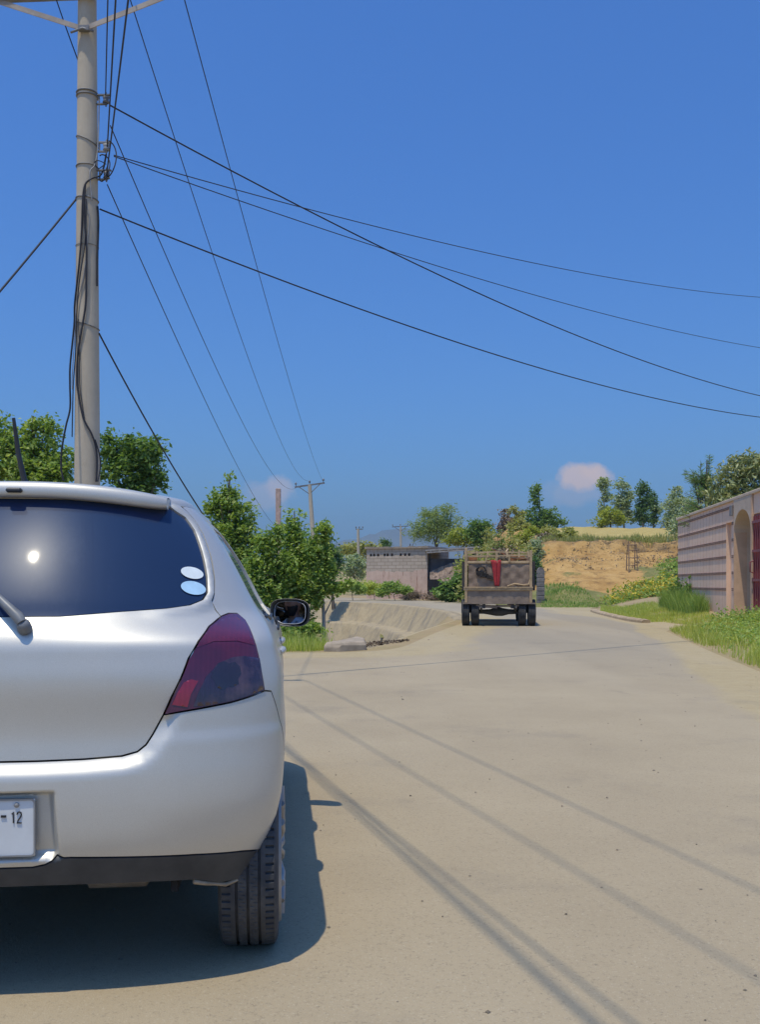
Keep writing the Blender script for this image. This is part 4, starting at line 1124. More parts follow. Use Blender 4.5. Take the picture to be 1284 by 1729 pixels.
for j in range(15):
    v = j/14; w0, w1 = -.215 + .11*v**.7, .075 - .05*v; r_ = []
    for i in range(19):
        u = i/18; r_.append((w0+(w1-w0)*u, -.075 - .018*math.sin(u*17+v*2)*(1-.3*v) - .02*math.sin(u*6), 1.83 - .70*v + .02*math.sin(u*9)*(v < .1) + .015*math.sin(u*11+2)*(v > .95)))
    rows.append(r_)
top = [[(p[0], -.02, 1.842) for p in rows[0]], [(p[0], .05, 1.80) for p in rows[0]]][::-1]
mb = MB(); mb.grid(top + rows, True); rc = mb.build('red_cloth', M_redc); rc.matrix_world = BR; m_ = rc.modifiers.new('thick', 'SOLIDIFY'); m_.thickness = .006
tag(rc, 'ragged red cloth draped over the middle of the truck tailboard', 'cloth')
# ================================================================ power poles and wires
t = NT('pole_concrete')
c = t.ramp(t.noise(3, 8, .65), [(.3, (.44, .375, .28)), (.7, (.54, .47, .36))])
c = t.mix(t.ramp(t.noise(4.5, 6, .75, stretch=(3, 3, .12)), [(.60, 0), (.74, .5)]), c, (.30, .20, .13))
c = t.mix(t.ramp(t.noise(26, 4, .8), [(.68, 0), (.75, .5)]), c, (.2, .17, .14))
t.set(Base_Color=c, Roughness=.9); t.bump(t.noise(30, 6, .7), .25, .01); M_pole = t.m
M_iron = pm('galvanised_iron', (.20, .20, .205), .6, .3, 6, metal=.3)
M_irons = pm('sunlit_iron', (.42, .36, .30), .7, .3, 4)  # paler copy of the iron with sunlight put into its colour
M_cable = pm('cable_black', (.022, .023, .032), .7, .2, 9)
M_porc = pm('porcelain', (.35, .34, .32), .3, .3, 9)
M_greyc = pm('grey_cable', (.30, .30, .30), .6, .2, 9)
PD = 10.0; PX = (147-CX)/FPX*PD; PTOP = 7.62
def zpy(y, D=PD): return CAM_H + (HY-y)/FPX*D
pole = thing('power_pole', 'tall tapered concrete power pole with iron crossarm rising behind the silver car', 'utility pole', (PX, PD, 0))
def prad(z): return .148 - .0072*z
mb = MB(); zs = np.linspace(-.4, PTOP, 26); 
mb.tube([(0, 0, z) for z in zs], [prad(z) for z in zs], 28); mb.build('shaft', M_pole, pole)
za = zpy(2)
mb = MB(); AD = Vector((1, -.06, 0)).normalized()
mb.bar(AD*-1.12 + Vector((0, -.11, za)), AD*1.075 + Vector((0, -.11, za)), .07, .07); mb.build('crossarm', M_iron, pole)
for s_ in (1, -1):
    mb = MB(); mb.bar((0.01*s_, -.125, zpy(60)), tuple(AD*s_*.93 + Vector((0, -.125, za-.04))), .012, .05); mb.build('arm_brace', M_irons, pole)
mb = MB(); mb.box((-.05, -.15, zpy(64)), (.06, -.10, zpy(56))); mb.tube([(-.14, -.10, zpy(64)), (0, -.155, zpy(62)), (.1, -.11, zpy(63))], .012, 6); mb.build('brace_clamp', M_iron, pole)
for (off, ztop) in ((-1.05, .20), (0.06, .42), (1.0, .20)):
    mb = MB(); b_ = AD*off + Vector((0, -.11, za+.03))
    mb.lathe([(.012, 0), (.012, .06), (.05, .065), (.055, .09), (.035, .10), (.05, .125), (.045, .15), (.02, .18), (0, .185)], Matrix.Translation(b_), 14); mb.build('insulator', M_porc, pole)
def band(y, tilt=0.0, wd=.012, both=1, mat=M_iron):
    z = zpy(y); r = prad(z)+.004; mb = MB()
    for k in range(both):
        mb.tube([(r*math.cos(a), r*math.sin(a), z + k*.035 + tilt*math.cos(a)) for a in np.linspace(0, 2*math.pi, 33)], wd*.5, 5, cap=False)
    mb.build('band', mat, pole)
for a_ in ((164, .0, .020, 2), (240, -.05, .012, 1), (283, .0, .012, 1), (338, -.01, .016, 1), (417, 0, .006, 1), (551, -.035, .012, 1)): band(*a_[:3], both=a_[3])
for y in (170, 250, 297):
    z = zpy(y); r = prad(z); mb = MB()
    mb.box((r, -.03, z+.045), (r+.15, .0, z+.058)); mb.box((r, -.03, z-.05), (r+.11, .0, z-.038)); mb.tube([(r+.10, -.015, z-.07), (r+.10, -.015, z+.08)], .008, 6)
    mb.lathe([(.02, -.035), (.036, -.03), (.028, -.008), (.028, .008), (.036, .03), (.02, .035)], Matrix.Translation((r+.10, -.015, z)), 14)
    mb.box((r+.02, -.02, z-.05), (r+.035, -.01, z+.05)); mb.build('insulator_bracket', M_greyc if y == 250 else M_iron, pole)
random.seed(3)
def hang(pts, r, mat=M_cable):
    """cable run along the pole face; (x px, y px, gap) on the camera side of the shaft"""
    P_ = []
    for (x, y, g) in pts:
        z = zpy(y); X = (x-147)/FPX*PD; rr_ = prad(z)+g
        Y = -math.sqrt(max(rr_*rr_-X*X, 0)) if abs(X) < rr_ else -.02
        P_.append(Vector((X, Y, z)))
    Q = []
    for i in range(len(P_)-1):
        p0 = P_[max(i-1, 0)]; p1 = P_[i]; p2 = P_[i+1]; p3 = P_[min(i+2, len(P_)-1)]
        for t_ in np.linspace(0, 1, 6)[:-1]:
            Q.append(.5*((2*p1)+(p2-p0)*t_+(2*p0-5*p1+4*p2-p3)*t_**2+(3*p1-p0-3*p2+p3)*t_**3))
    Q.append(P_[-1]); mb = MB(); mb.tube(Q, r, 6, cap=False); mb.build('hanging_cable', mat, pole)
hang([(180, 262, .05), (172, 295, .03), (160, 308, .02), (150, 320, .02), (146, 345, .02), (144, 400, .02), (140, 450, .02), (131, 515, .02), (130, 545, .02), (128, 570, .03), (122, 620, .05), (120, 650, .05), (119, 690, .05), (112, 720, .05), (105, 760, .06), (104, 790, .06), (108, 812, .06)], .0095)
hang([(150, 320, .02), (148, 360, .02), (152, 420, .02), (152, 470, .02), (151, 520, .02), (145, 560, .02), (138, 600, .02), (136, 640, .02), (139, 670, .02), (148, 710, .02), (160, 735, .02), (166, 755, .03), (168, 780, .03), (167, 815, .03)], .011)
hang([(152, 345, .03), (150, 420, .03), (141, 480, .03), (135, 540, .02), (133, 600, .02), (129, 650, .03), (127, 700, .03), (126, 740, .03)], .006)
hang([(150, 350, .02), (156, 370, .02), (155, 400, .02), (148, 470, .02), (136, 520, .02), (132, 560, .02), (125, 640, .03), (126, 660, .03)], .005, M_greyc)
hang([(166, 350, .012), (167, 380, .012), (166, 440, .01), (166, 485, .01)], .010)
hang([(166, 745, .04), (172, 770, .05), (173, 790, .05), (170, 815, .05)], .007)
hang([(160, 345, .02), (157, 300, .02), (163, 285, .02), (166, 260, .02), (167, 220, .02), (168, 175, .03)], .007, M_greyc)
hang([(139, 545, .02), (141, 620, .02), (142, 660, .02), (146, 690, .02), (150, 715, .02)], .005)
def loop(c_, rx, rz, a0, a1, r=.007):
    mb = MB(); mb.tube([((c_[0]-147)/FPX*PD + rx*math.cos(a), -.06+.03*math.sin(2*a), zpy(c_[1])+rz*math.sin(a)) for a in np.linspace(a0, a1, 18)], r, 5, cap=False); mb.build('cable_loop', M_cable, pole)
loop((185, 272), .085, .19, -2.2, 1.5); loop((178, 285), .06, .12, -1.6, 2.2); loop((172, 282), .055, .035, .3, 5.8, .005); loop((176, 300), .05, .06, -2.5, 1.4)

# wires: each one a thing
def wire(name, label, A, B, sag, r, group='overhead wires from the tall pole', n=40, cat='wire', mat=M_cable):
    A = Vector(A); B = Vector(B); mb = MB()
    mb.tube([A.lerp(B, t_) - Vector((0, 0, 4*sag*t_*(1-t_))) for t_ in np.linspace(0, 1, n)], r, 6)
    tag(mb.build(name, mat), label, cat, group)
LW, TW, SW = 'overhead wires from the tall pole', 'wires along the road', 'service cables'
AX = Vector((PX, PD, 0)); 
# to the right, over the road
wire('service_cable', 'thick black service cable leaving the upper bracket towards the right side of sky', at(186, 178, PD), at(1420, 691, 24.2), .62, .0085, LW)
wire('service_cable', 'thick lower service cable running right from the pole band above the brick-red gate wall', at(168, 353, PD), at(1420, 714, 24.2), .55, .0085, LW)
wire('service_wire', 'thin wire, upper of the close pair spreading right from the coiled cables', at(192, 262, PD), at(1420, 506, 24.2), .42, .0055, LW)
wire('service_wire', 'thin wire, lower of the close pair spreading right from the coiled cables', at(192, 264, PD), at(1420, 604, 24.2), .38, .0055, LW)
# to the left
A, B = at(130, 334, PD), at(-60, 545, 8.5); B = A + (B-A)*(A.z/(A.z-B.z))
wire('twisted_cable', 'twisted black guy cable running from pole down to the left edge of sky', A, B, .10, .010, LW)
wire('stay_wire', 'steep dark stay cable from lower pole band down behind the car roof', at(167, 563, PD), at(374, 914, 14.2), .10, .010, LW)
# along the road to the next pole
FP = at(523, 822, 62)
wire('line_wire', 'line wire from the right end of crossarm to the leaning far pole', tuple(AX + AD*1.0 + Vector((0, -.11, za+.15))), at(545, 812, 62), .55, .0062, LW)
wire('line_wire', 'line wire from the pole head down to the middle of leaning far pole', at(216, -12, PD), at(521, 812, 62), 1.3, .0062, LW)
wire('line_wire', 'line wire dropping from the upper bracket to the leaning far pole', at(186, 212, PD), at(500, 824, 62), 1.25, .0065, LW)
wire('line_wire', 'line wire dropping from the lowest bracket to the square post in the trees', at(181, 312, PD), at(470, 893, 50), .55, .0065, LW)
wire('jumper_wire', 'short jumper wire slanting from the crossarm to the back of tall pole', tuple(AX + AD*-.31 + Vector((0, -.11, za))), at(150, 150, PD+.16), .02, .006, LW)
b_ = at(374, 985, 14.2); b_.z = 0
sp_ = thing('stay_post', 'short wooden stay post behind the car holding the stay cable', 'post', b_, 0); mb = MB(); mb.tube([(0, 0, -.2), (0, 0, at(0, 908, 14.2).z)], [.06, .05], 9); mb.build('shaft', M_irons, sp_)
# over the road behind the viewer, to the pole further down
K = Vector((.30, -1, 0)).normalized()
for (x, y, r_, dx, sg, lab) in ((178, 160, .012, .0, .95, 'cable rising overhead from the top bracket of the pole'), (181, 247, .014, .03, 1.02, 'cable rising overhead from the middle bracket of the pole'), (180, 292, .014, .10, 1.1, 'cable rising overhead from the lowest bracket of the pole')):
    A = at(x, y, PD-.05); L = 34
    wire('overhead_cable', lab, A, A + K*L + Vector((dx*L*.3, 0, .35 + (y-160)/FPX*PD*.3)), sg*.9, r_*.5, LW, n=60)
for (off, sg, lab) in ((1.08, .8, 'bare conductor from the right end of crossarm passing above the road'), (.44, .8, 'bare conductor from the pole head passing above the road')):
    A = AX + AD*off + Vector((0, -.11, za + (.15 if off > .5 else .36))); L = 36
    wire('conductor', lab, A, A + Vector((.315, -1, 0)).normalized()*L + Vector((0, 0, .1)), sg, .0065, LW, n=60)

def far_pole(name, label, base, top, r, arm=None, group='distant power poles', mat=None, tilt=0.0, br=True):
    base = Vector(base); top = Vector(top); p = thing(name, label, 'utility pole', base, 0, group); d = top-base
    mb = MB(); mb.tube([d*t_ for t_ in (-.02, .3, .6, 1.0)], [r*1.3, r*1.15, r, r*.8], 10); mb.build('shaft', mat or M_pole, p)
    if arm:
        a0, a1, zz = arm; c_ = Vector(d*1.0); c_.z = zz - base.z; 
        mb = MB(); e0 = c_ + Vector((a0, 0, -tilt)); e1 = c_ + Vector((a1, 0, tilt)); mb.bar(e0, e1, .10, .10); mb.build('crossarm', M_iron, p)
        if br:
            for e in (e0, e1):
                mb = MB(); mb.bar(c_ + Vector((0, -.08, -.6)), c_.lerp(e, .75) + Vector((0, -.08, 0)), .04, .05); mb.build('arm_brace', M_iron, p)
        for q in (.04, .5, .96):
            b_ = e0.lerp(e1, q); mb = MB(); mb.lathe([(.02, 0), (.02, .14), (.06, .16), (.075, .22), (.03, .30), (0, .31)], Matrix.Translation(b_), 8); mb.build('insulator', M_iron, p)
    return p
b0 = at(537, 905, 62); b0.z = 0; b0.x = (536-CX)/FPX*62
far_pole('power_pole', 'leaning concrete power pole with wide crossarm above the young poplars', b0, at(523, 818, 62), .15, (-.98, .98, at(0, 819, 62).z), tilt=.14)
b1 = at(678, 985, 115); b1.z = 0
far_pole('power_pole', 'small far power pole with crossarm behind the block building', b1, at(677, 888, 115), .14, (-1.05, .95, at(0, 889, 115).z), tilt=.05)
b2 = at(606, 985, 98); b2.z = 2.0
far_pole('power_pole', 'slim pale pole standing left of the block building', b2, at(605, 893, 98), .16, (-.25, .5, at(0, 893.5, 98).z), br=False)
b4 = at(1420, 985, 24.4); b4.z = 0
far_pole('power_pole', 'concrete pole behind the boundary wall taking the cables that cross the road', b4, at(1420, 470, 24.4), .15, group='concrete power poles')
b3 = at(470, 900, 50); b3.z = 0
M_brickp = pm('brown_post', (.50, .36, .30), .9, .2, 5)
pp = thing('square_post', 'square brown post standing among the trees below the pink cloud', 'post', b3, 0); mb = MB(); mb.box((-.13, -.13, -.2), (.13, .13, at(0, 825, 50).z), c=.02); mb.build('shaft', M_brickp, pp)
# ================================================================ the driver, seen in the door mirror
M_skin = pm('skin', (.36, .20, .135), .55, .12, 20)
M_shirt = pm('pale_shirt', (.62, .66, .72), .85, .08, 14)
M_hair = pm('black_hair', (.012, .011, .011), .6, .3, 60)
M_lens = pm('dark_glasses', (.01, .01, .014), .1, .1, 20)
CARM = Matrix.Translation(Vector(CO) + Vector((0, 0, .045))) @ Matrix.Rotation(TH, 4, 'Z')
def skin(name, verts, edges, radii, mat, parent=None, sub=2):
    me = bpy.data.meshes.new(name); me.from_pydata(verts, edges, []); o = link(name, me, mat, parent)
    sm_ = o.modifiers.new('skin', 'SKIN'); sm_.use_smooth_shade = True
    for v, r_ in zip(me.skin_vertices[0].data, radii): v.radius = r_ if isinstance(r_, tuple) else (r_, r_)
    me.skin_vertices[0].data[0].use_root = True
    ss = o.modifiers.new('sub', 'SUBSURF'); ss.levels = sub; ss.render_levels = sub
    return o
# one continuous body: pelvis, spine, neck, head, legs to the pedals, arms to the wheel, hands with fingers
hx_ = HEAD.x
V = []; E = []; Rr = []
def jv(p, r_, par=None):
    V.append((p[0], p[1], p[2])); Rr.append(r_); i = len(V)-1
    if par is not None: E.append((par, i))
    return i
pel = jv((hx_, 1.70, .66), (.17, .13)); sp1 = jv((hx_, 1.63, .80), (.16, .115), pel); sp2 = jv((hx_, 1.60, .95), (.175, .12), sp1)
ch_ = jv((hx_, 1.61, 1.02), (.10, .09), sp2); nk = jv((hx_, 1.645, 1.085), .058, ch_); nk2 = jv((hx_, 1.665, 1.12), .055, nk)
h1 = jv((hx_, 1.69, 1.17), (.066, .080), nk2); h2 = jv((hx_, 1.69, 1.235), (.076, .094), h1); h3 = jv((hx_, 1.685, 1.285), (.062, .078), h2)
for s_ in (1, -1):
    sh = jv((hx_+s_*.17, 1.605, 1.005), .068, ch_); el = jv((hx_+s_*.27, 1.78, .83), .047, sh); wr = jv((hx_+s_*.175, 2.03, .93), .030, el)
    pa = jv((hx_+s_*.168, 2.09, .945), (.036, .020), wr)
    for k in range(4):
        x = hx_+s_*(.190-.020*k); f1 = jv((x, 2.135, .958-.006*abs(k-1)), .0095, pa); f2 = jv((x-s_*.004, 2.165, .950), .0088, f1); jv((x-s_*.006, 2.172, .922+.003*k), .0078, f2)
    t1 = jv((hx_+s_*.135, 2.095, .955), .011, pa); jv((hx_+s_*.125, 2.13, .968), .0095, t1)
    hp = jv((hx_+s_*.10, 1.76, .63), .095, pel); kn = jv((hx_+s_*.13, 2.16, .70), .068, hp); an = jv((hx_+s_*.10, 2.46, .40), .042, kn); jv((hx_+s_*.10, 2.60, .38), (.040, .032), an)
drv = thing('person', 'bearded driver in a pale open-collared shirt and dark glasses reflected in the car mirror', 'person', (0, 0, 0)); drv.matrix_world = CARM
bd_ = skin('body', V, E, Rr, M_skin, drv)
def headmesh(name, mat, f, nu=26, nv=20):
    """patch on the head ellipsoid; f(az, el) -> offset or None"""
    mb = MB(); g = {}
    c_ = np.array([hx_, 1.69, 1.222]); rad = np.array([.080, .100, .122])
    P_ = {}
    for i in range(nu+1):
        for j in range(nv+1):
            az = -math.pi+2*math.pi*i/nu; el = -math.pi/2+math.pi*j/nv; o_ = f(az, el)
            if o_ is None: continue
            d = np.array([math.sin(az)*math.cos(el), math.cos(az)*math.cos(el), math.sin(el)])
            g[i, j] = len(mb.v); mb.v.append(tuple(c_ + d*(rad+o_)))
    for i in range(nu):
        for j in range(nv):
            k = [(i, j), (i+1, j), (i+1, j+1), (i, j+1)]
            if all(q in g for q in k): mb.f.append(tuple(g[q] for q in k)); mb.sm.append(True); mb.mi.append(0)
    return mb.build(name, mat, drv)
headmesh('face', M_skin, lambda az, el: (.000 + .016*math.exp(-((az/.13)**2+((el+.10)/.26)**2)) + .004*math.exp(-((az/.45)**2+((el-.28)/.10)**2)) - .006*math.exp(-(((abs(az)-.38)/.16)**2+((el-.10)/.10)**2)) + .006*math.exp(-(((abs(az)-.62)/.25)**2+((el+.1)/.2)**2))), 60, 40)
headmesh('hair', M_hair, lambda az, el: .014 if el > .75 - .95*(abs(az)/math.pi) and el > -.75 else None, 40, 30)
headmesh('beard', M_hair, lambda az, el: .013 if abs(az) < 1.55 and -1.25 < el < -.36 + .26*(abs(az)/1.5)**2 and not (abs(az) < .30 and -.58 < el < -.46) else None, 60, 44)
mb = MB()
for s_ in (1, -1):
    Mg = Matrix.Translation((hx_+s_*.032, 1.793, 1.236)) @ Matrix.Rotation(R(-s_*16), 4, 'Z')
    mb.prism([(.028*math.cos(a), .020*math.sin(a)*(1 if math.sin(a) < 0 else .85)) for a in np.linspace(0, 2*math.pi, 20)[:-1]], .004, Mg)
    mb.bar((hx_+s_*.058, 1.785, 1.242), (hx_+s_*.082, 1.69, 1.245), .004, .006)
mb.bar((hx_-.012, 1.797, 1.240), (hx_+.012, 1.797, 1.240), .005, .005); mb.build('glasses', M_lens, drv)
for s_ in (1, -1):
    mb = MB(); mb.lathe([(0, .012), (.012, .010), (.022, .004), (.026, -.004), (.018, -.012)], Matrix.Translation((hx_+s_*.080, 1.68, 1.222)) @ Matrix.Scale(1.25, 4, (0, 0, 1)) @ Matrix.Rotation(R(90*s_), 4, 'Y'), 14); mb.build('ear', M_skin, drv)
# shirt follows the torso and sleeves, with an open collar
sv, se, sr = [], [], []
def sj(p, r_, par=None):
    sv.append(p); sr.append(r_); i = len(sv)-1
    if par is not None: se.append((par, i))
    return i
a = sj((hx_, 1.70, .66), (.185, .145)); b = sj((hx_, 1.63, .80), (.175, .13), a); c_ = sj((hx_, 1.60, .95), (.19, .135), b); d = sj((hx_, 1.605, 1.025), (.115, .10), c_)
for s_ in (1, -1):
    e = sj((hx_+s_*.17, 1.605, 1.008), .082, d); f = sj((hx_+s_*.24, 1.73, .88), .062, e); sj((hx_+s_*.265, 1.80, .84), .054, f)
skin('shirt', sv, se, sr, M_shirt, drv)
mb = MB()
for s_ in (1, -1):
    mb.add([(hx_+s_*.012, 1.755, .985), (hx_+s_*.075, 1.70, 1.085), (hx_+s_*.095, 1.72, 1.045), (hx_+s_*.055, 1.765, .985)], [(0, 1, 2, 3)[::s_]])
    mb.add([(hx_+s_*.075, 1.70, 1.085), (hx_+s_*.07, 1.60, 1.10), (hx_+s_*.10, 1.60, 1.06), (hx_+s_*.095, 1.72, 1.045)], [(0, 1, 2, 3)[::s_]])
co_ = mb.build('collar', M_shirt, drv); m_ = co_.modifiers.new('t', 'SOLIDIFY'); m_.thickness = .006
# ================================================================ boundary wall with gate, block house and shed
t = NT('wall_plaster')
c = t.ramp(t.noise(1.2, 7, .65), [(.3, (.78, .52, .36)), (.7, (.86, .61, .44))])
c = t.mix(t.ramp(t.noise(2.5, 7, .75, stretch=(1, 1, .15)), [(.55, 0), (.75, .5)]), c, (.60, .45, .34))
zz = t.new('ShaderNodeSeparateXYZ'); t.lk(t.tc.outputs['Object'], zz.inputs[0])
low = t.math('MULTIPLY', t.math('SUBTRACT', t.math('ADD', .75, t.math('MULTIPLY', t.noise(1.5, 5, .7), .5)), zz.outputs[2]), 1.2, True)
c = t.mix(t.math('MULTIPLY', low, .55), c, (.52, .37, .26))
t.set(Base_Color=c, Roughness=.9); t.bump(t.noise(40, 6, .7), .3, .008); M_wall = t.m
M_band = pm('dark_band_paint', (.28, .16, .115), .85, .25, 5)
M_joint = pm('joint_tan', (.55, .38, .27), .9, .2, 5)  # darker plaster tone for the strips marking the panel joints
M_wallo = pm('orange_plaster', (.60, .40, .26), .9, .14, 2.5, bump=.2, bscale=40)
M_wallb = pm('beige_plaster', (.58, .45, .33), .9, .12, 2.5, bump=.2, bscale=40)
M_gate = pm('maroon_gate_paint', (.24, .055, .062), .5, .2, 4)
WA = Vector((11.02, 35.0, 0)); WB = Vector((9.98, 26.7, 0)); wd = (WB - WA).normalized()   # far end -> gate
wz0, wz1 = .25, 3.52
wang = math.atan2(wd.y, wd.x)
wall = thing('boundary_wall', 'pinkish plaster boundary wall scored into panels with dark bands beside the arched gate', 'wall', (WA.x, WA.y, 0), wang)
# local frame: x along the wall towards the viewer, -y faces the road (left in the photo)
def wl_(x, y, z): return (x, y, z)
Lg0, Lg1, LE = 8.6, 10.35, 17.5        # gate opening and near end
Fy = -.0   # road face
sgn = 1 if (Matrix.Rotation(wang, 3, 'Z') @ Vector((0, 1, 0))).x < 0 else -1   # +y or -y is the road side
def WBX(mb, x0, x1, y0, y1, z0, z1, **k): mb.box((x0, min(sgn*y0, sgn*y1), z0), (x1, max(sgn*y0, sgn*y1), z1), **k)
mb = MB(); WBX(mb, 0, 7.48, -.3, 0, wz0-.6, wz1); WBX(mb, 7.48, 8.15, -.3, -.12, wz0-.6, wz1-.0); WBX(mb, 7.48, 8.15, -.12, 0, 2.95, wz1); WBX(mb, 8.15, 8.55, -.3, 0, wz0-.6, wz1)
WBX(mb, Lg1+3.8, LE, -.3, 0, wz0-.6, wz1); WBX(mb, Lg1+.125, Lg1+3.8, -.3, 0, 3.0, wz1); mb.build('panel_wall', M_wall, wall)
mb = MB(); WBX(mb, -.06, LE, -.36, .06, wz1, wz1+.09, c=.015); mb.build('coping', M_wallb, wall)
mb = MB()
rise = .466
for k in range(6):
    z = wz1 - .16 - rise*k
    for (x0, x1) in ((.0, 7.48 if k else 8.53), (8.17, 8.53), (Lg1+3.8, LE)):
        if k == 0 and x0 > 1 and x0 < 9: continue
        WBX(mb, x0, x1, 0, .018, z-.036, z-.010); WBX(mb, x0, x1, 0, .018, z+.010, z+.036)
mb.build('band', M_band, wall)
mb = MB()
for i in range(1, 17):
    x = i*.44
    if x > 7.4: break
    WBX(mb, x-.006, x+.006, 0, .004, wz0-.3, wz1-.02)
mb.build('panel_joint', M_joint, wall)
mb = MB(); WBX(mb, 8.55, Lg0, -.3, .05, wz0-.6, wz1); WBX(mb, Lg1, Lg1+.12, -.3, .05, wz0-.6, wz1); mb.build('gate_pier', M_wallo, wall)
# arched head over the recessed gate
mb = MB(); na = 18; cxa = (Lg0+Lg1)/2; ra_ = (Lg1-Lg0)/2; zs_ = 2.62; rz_ = .58
pl = [(Lg0, wz1), (Lg1, wz1)] + [(cxa + ra_*math.cos(a), zs_ + rz_*math.sin(a)) for a in np.linspace(0, math.pi, na)]
Mx = Matrix(((1, 0, 0, 0), (0, sgn, 0, 0), (0, 0, 1, 0), (0, 0, 0, 1))) @ Matrix.Translation((0, -.55, 0))
mb.prism(pl, .60, Mx); 
WBX(mb, Lg0-.12, Lg0+.002, -.56, -.302, wz0-.6, wz1); WBX(mb, Lg1-.002, Lg1+.12, -.56, -.302, wz0-.6, wz1); WBX(mb, Lg0-.1, Lg1+.1, -.60, -.562, wz0-.6, wz1)
mb.build('gate_arch', M_wallb, wall)
mb = MB(); WBX(mb, Lg0-.34, Lg0-.08, .05, .10, wz1-.42, wz1-.12, c=.01); mb.build('wall_lamp_box', pm('lamp_box_grey', (.22, .2, .19), .6, .2, 9), wall)
gate = MB(); ga, gb = Lg1+.13, Lg1+3.6
WBX(gate, ga, gb, -.05, -.02, .35, 2.98)
for k in range(18): WBX(gate, ga+.02+k*.19, ga+.06+k*.19, -.02, .02, .4, 2.94)
for z in (.5, 1.25, 2.0, 2.75): WBX(gate, ga, gb, .021, .045, z, z+.07)
g_o = gate.build('iron_gate', M_gate, wall)
mb = MB(); mb.tube([(ga+.12, sgn*.03, 1.78), (ga+.12, sgn*.12, 1.75), (ga+.12, sgn*.12, 1.50), (ga+.12, sgn*.03, 1.47)], .018, 8); mb.build('handle', M_gate, g_o)

# ---- block house
t = NT('block_masonry')
br = t.new('ShaderNodeTexBrick'); br.inputs['Scale'].default_value = 1.0; br.inputs['Mortar Size'].default_value = .018; br.inputs['Brick Width'].default_value = .62; br.inputs['Row Height'].default_value = .26
br.inputs['Color1'].default_value = c4((.46, .37, .28)); br.inputs['Color2'].default_value = c4((.54, .44, .34)); br.inputs['Mortar'].default_value = c4((.28, .21, .15))
cmb = t.new('ShaderNodeCombineXYZ'); so_ = t.new('ShaderNodeSeparateXYZ'); t.lk(t.tc.outputs['Object'], so_.inputs[0])
t.lk(t.math('ADD', so_.outputs[0], so_.outputs[1]), cmb.inputs[0]); t.lk(so_.outputs[2], cmb.inputs[1]); t.lk(cmb.outputs[0], br.inputs['Vector'])
pk = t.ramp(t.noise(1.3, 6, .7), [(.35, (.58, .39, .29)), (.7, (.68, .50, .38))])
pk = t.mix(t.ramp(t.noise(2.0, 6, .75, stretch=(2.2, 1, .3)), [(.55, 0), (.63, .85)]), pk, (.30, .13, .09))
lw = t.math('LESS_THAN', so_.outputs[2], t.math('ADD', 1.75, t.math('MULTIPLY', t.noise(.7, 4, .6), .9)))
c = t.mix(lw, br.outputs['Color'], pk)
c = t.mix(t.ramp(t.noise(.9, 7, .7), [(.5, 0), (.8, .4)]), c, (.28, .22, .17))
t.set(Base_Color=c, Roughness=.95); t.bump(t.noise(14, 6, .7), .4, .03); M_block = t.m
M_tin = pm('weathered_roof_sheet', (.34, .31, .28), .7, .25, 3)
M_thatch = pm('dry_thatch', (.27, .19, .14), .95, .4, 5, col2=(.40, .29, .21), bump=.7, bscale=24, stretch=(1, 1, .4))
HD = 74.0
hA = at(619, 985, HD); hB = at(722, 985, HD-2.0)
hl = (Vector((hB.x, hB.y, 0)) - Vector((hA.x, hA.y, 0))); hlen = hl.length; hang_ = math.atan2(hl.y, hl.x)
ztop = at(0, 927, HD).z
house = thing('block_house', 'flat roofed block house with a row of small vents and pink plaster below', 'house', (hA.x, hA.y, 0), hang_)
mb = MB()
vent = [at(x, 938, HD-.8).x - hA.x for x in (627, 633, 640.5, 652.5, 658, 666, 682, 690, 697)]
vz = at(0, 937.5, HD).z; vs_ = .085
xs_e = [0] + sum([[v-vs_, v+vs_] for v in vent], []) + [hlen]
mb.box((0, 0, -.3), (hlen, 5, vz-.10)); mb.box((0, 0, vz+.11), (hlen, 5, ztop))
for i in range(0, len(xs_e), 2): mb.box((xs_e[i], .0, vz-.10), (xs_e[i+1], .3, vz+.11))
mb.box((0, .3, vz-.10), (.25, 5, vz+.11)); mb.box((hlen-.25, .3, vz-.10), (hlen, 5, vz+.11))
mb.box((.25, 1.2, -.3), (hlen-.25, 1.4, ztop-.05), mi=1); mb.build('wall', [M_block, M_dark], house)  # near-black panel behind the vents stands in for the shade indoors
mb = MB(); random.seed(4)
pr_ = [(x, -.06+.05*random.random()) for x in np.linspace(-.1, hlen+.1, 14)]
for i in range(13): mb.box((pr_[i][0], -.12-.05*random.random(), ztop-.01*0), (pr_[i+1][0]-.002, 5.1, ztop+.10+.07*random.random()))
mb.build('roof', pm('mud_roof', (.33, .265, .20), .95, .25, 2), house)
# ---- shed with a roof slab and leaning thatch
shd = thing('thatched_shed', 'low shed with a pale roof slab, leaning thatch and a dark doorway', 'shed', (hB.x+.02, hB.y-.3, 0), R(-1))
sw = at(806, 985, 72).x - hB.x; sz = at(0, 931, 72).z
mb = MB(); mb.box((0, .5, -.3), (sw, .75, sz-.55)); mb.box((0, .5, -.3), (.25, 4, sz-.1)); mb.box((sw-.25, .6, -.3), (sw, 4, sz-.1)); mb.build('wall', pm('dark_block', (.10, .092, .095), .95, .3, 2), shd)
mb = MB(); mb.bar((-.2, 1.2, sz+.04), (sw+.1, 1.2, sz+.30), 3.4, .12); mb.bar((-.1, -.45, sz-.12), (sw*.95, -.45, sz+.12), .12, .10)
for k in range(6): mb.bar((.2+k*.66, -.5, sz-.02+.05*k), (.2+k*.66, 2.5, sz-.0+.05*k), .08, .08)
mb.build('roof', M_tin, shd)
mb = MB(); nx, nz = 22, 16; rows = []
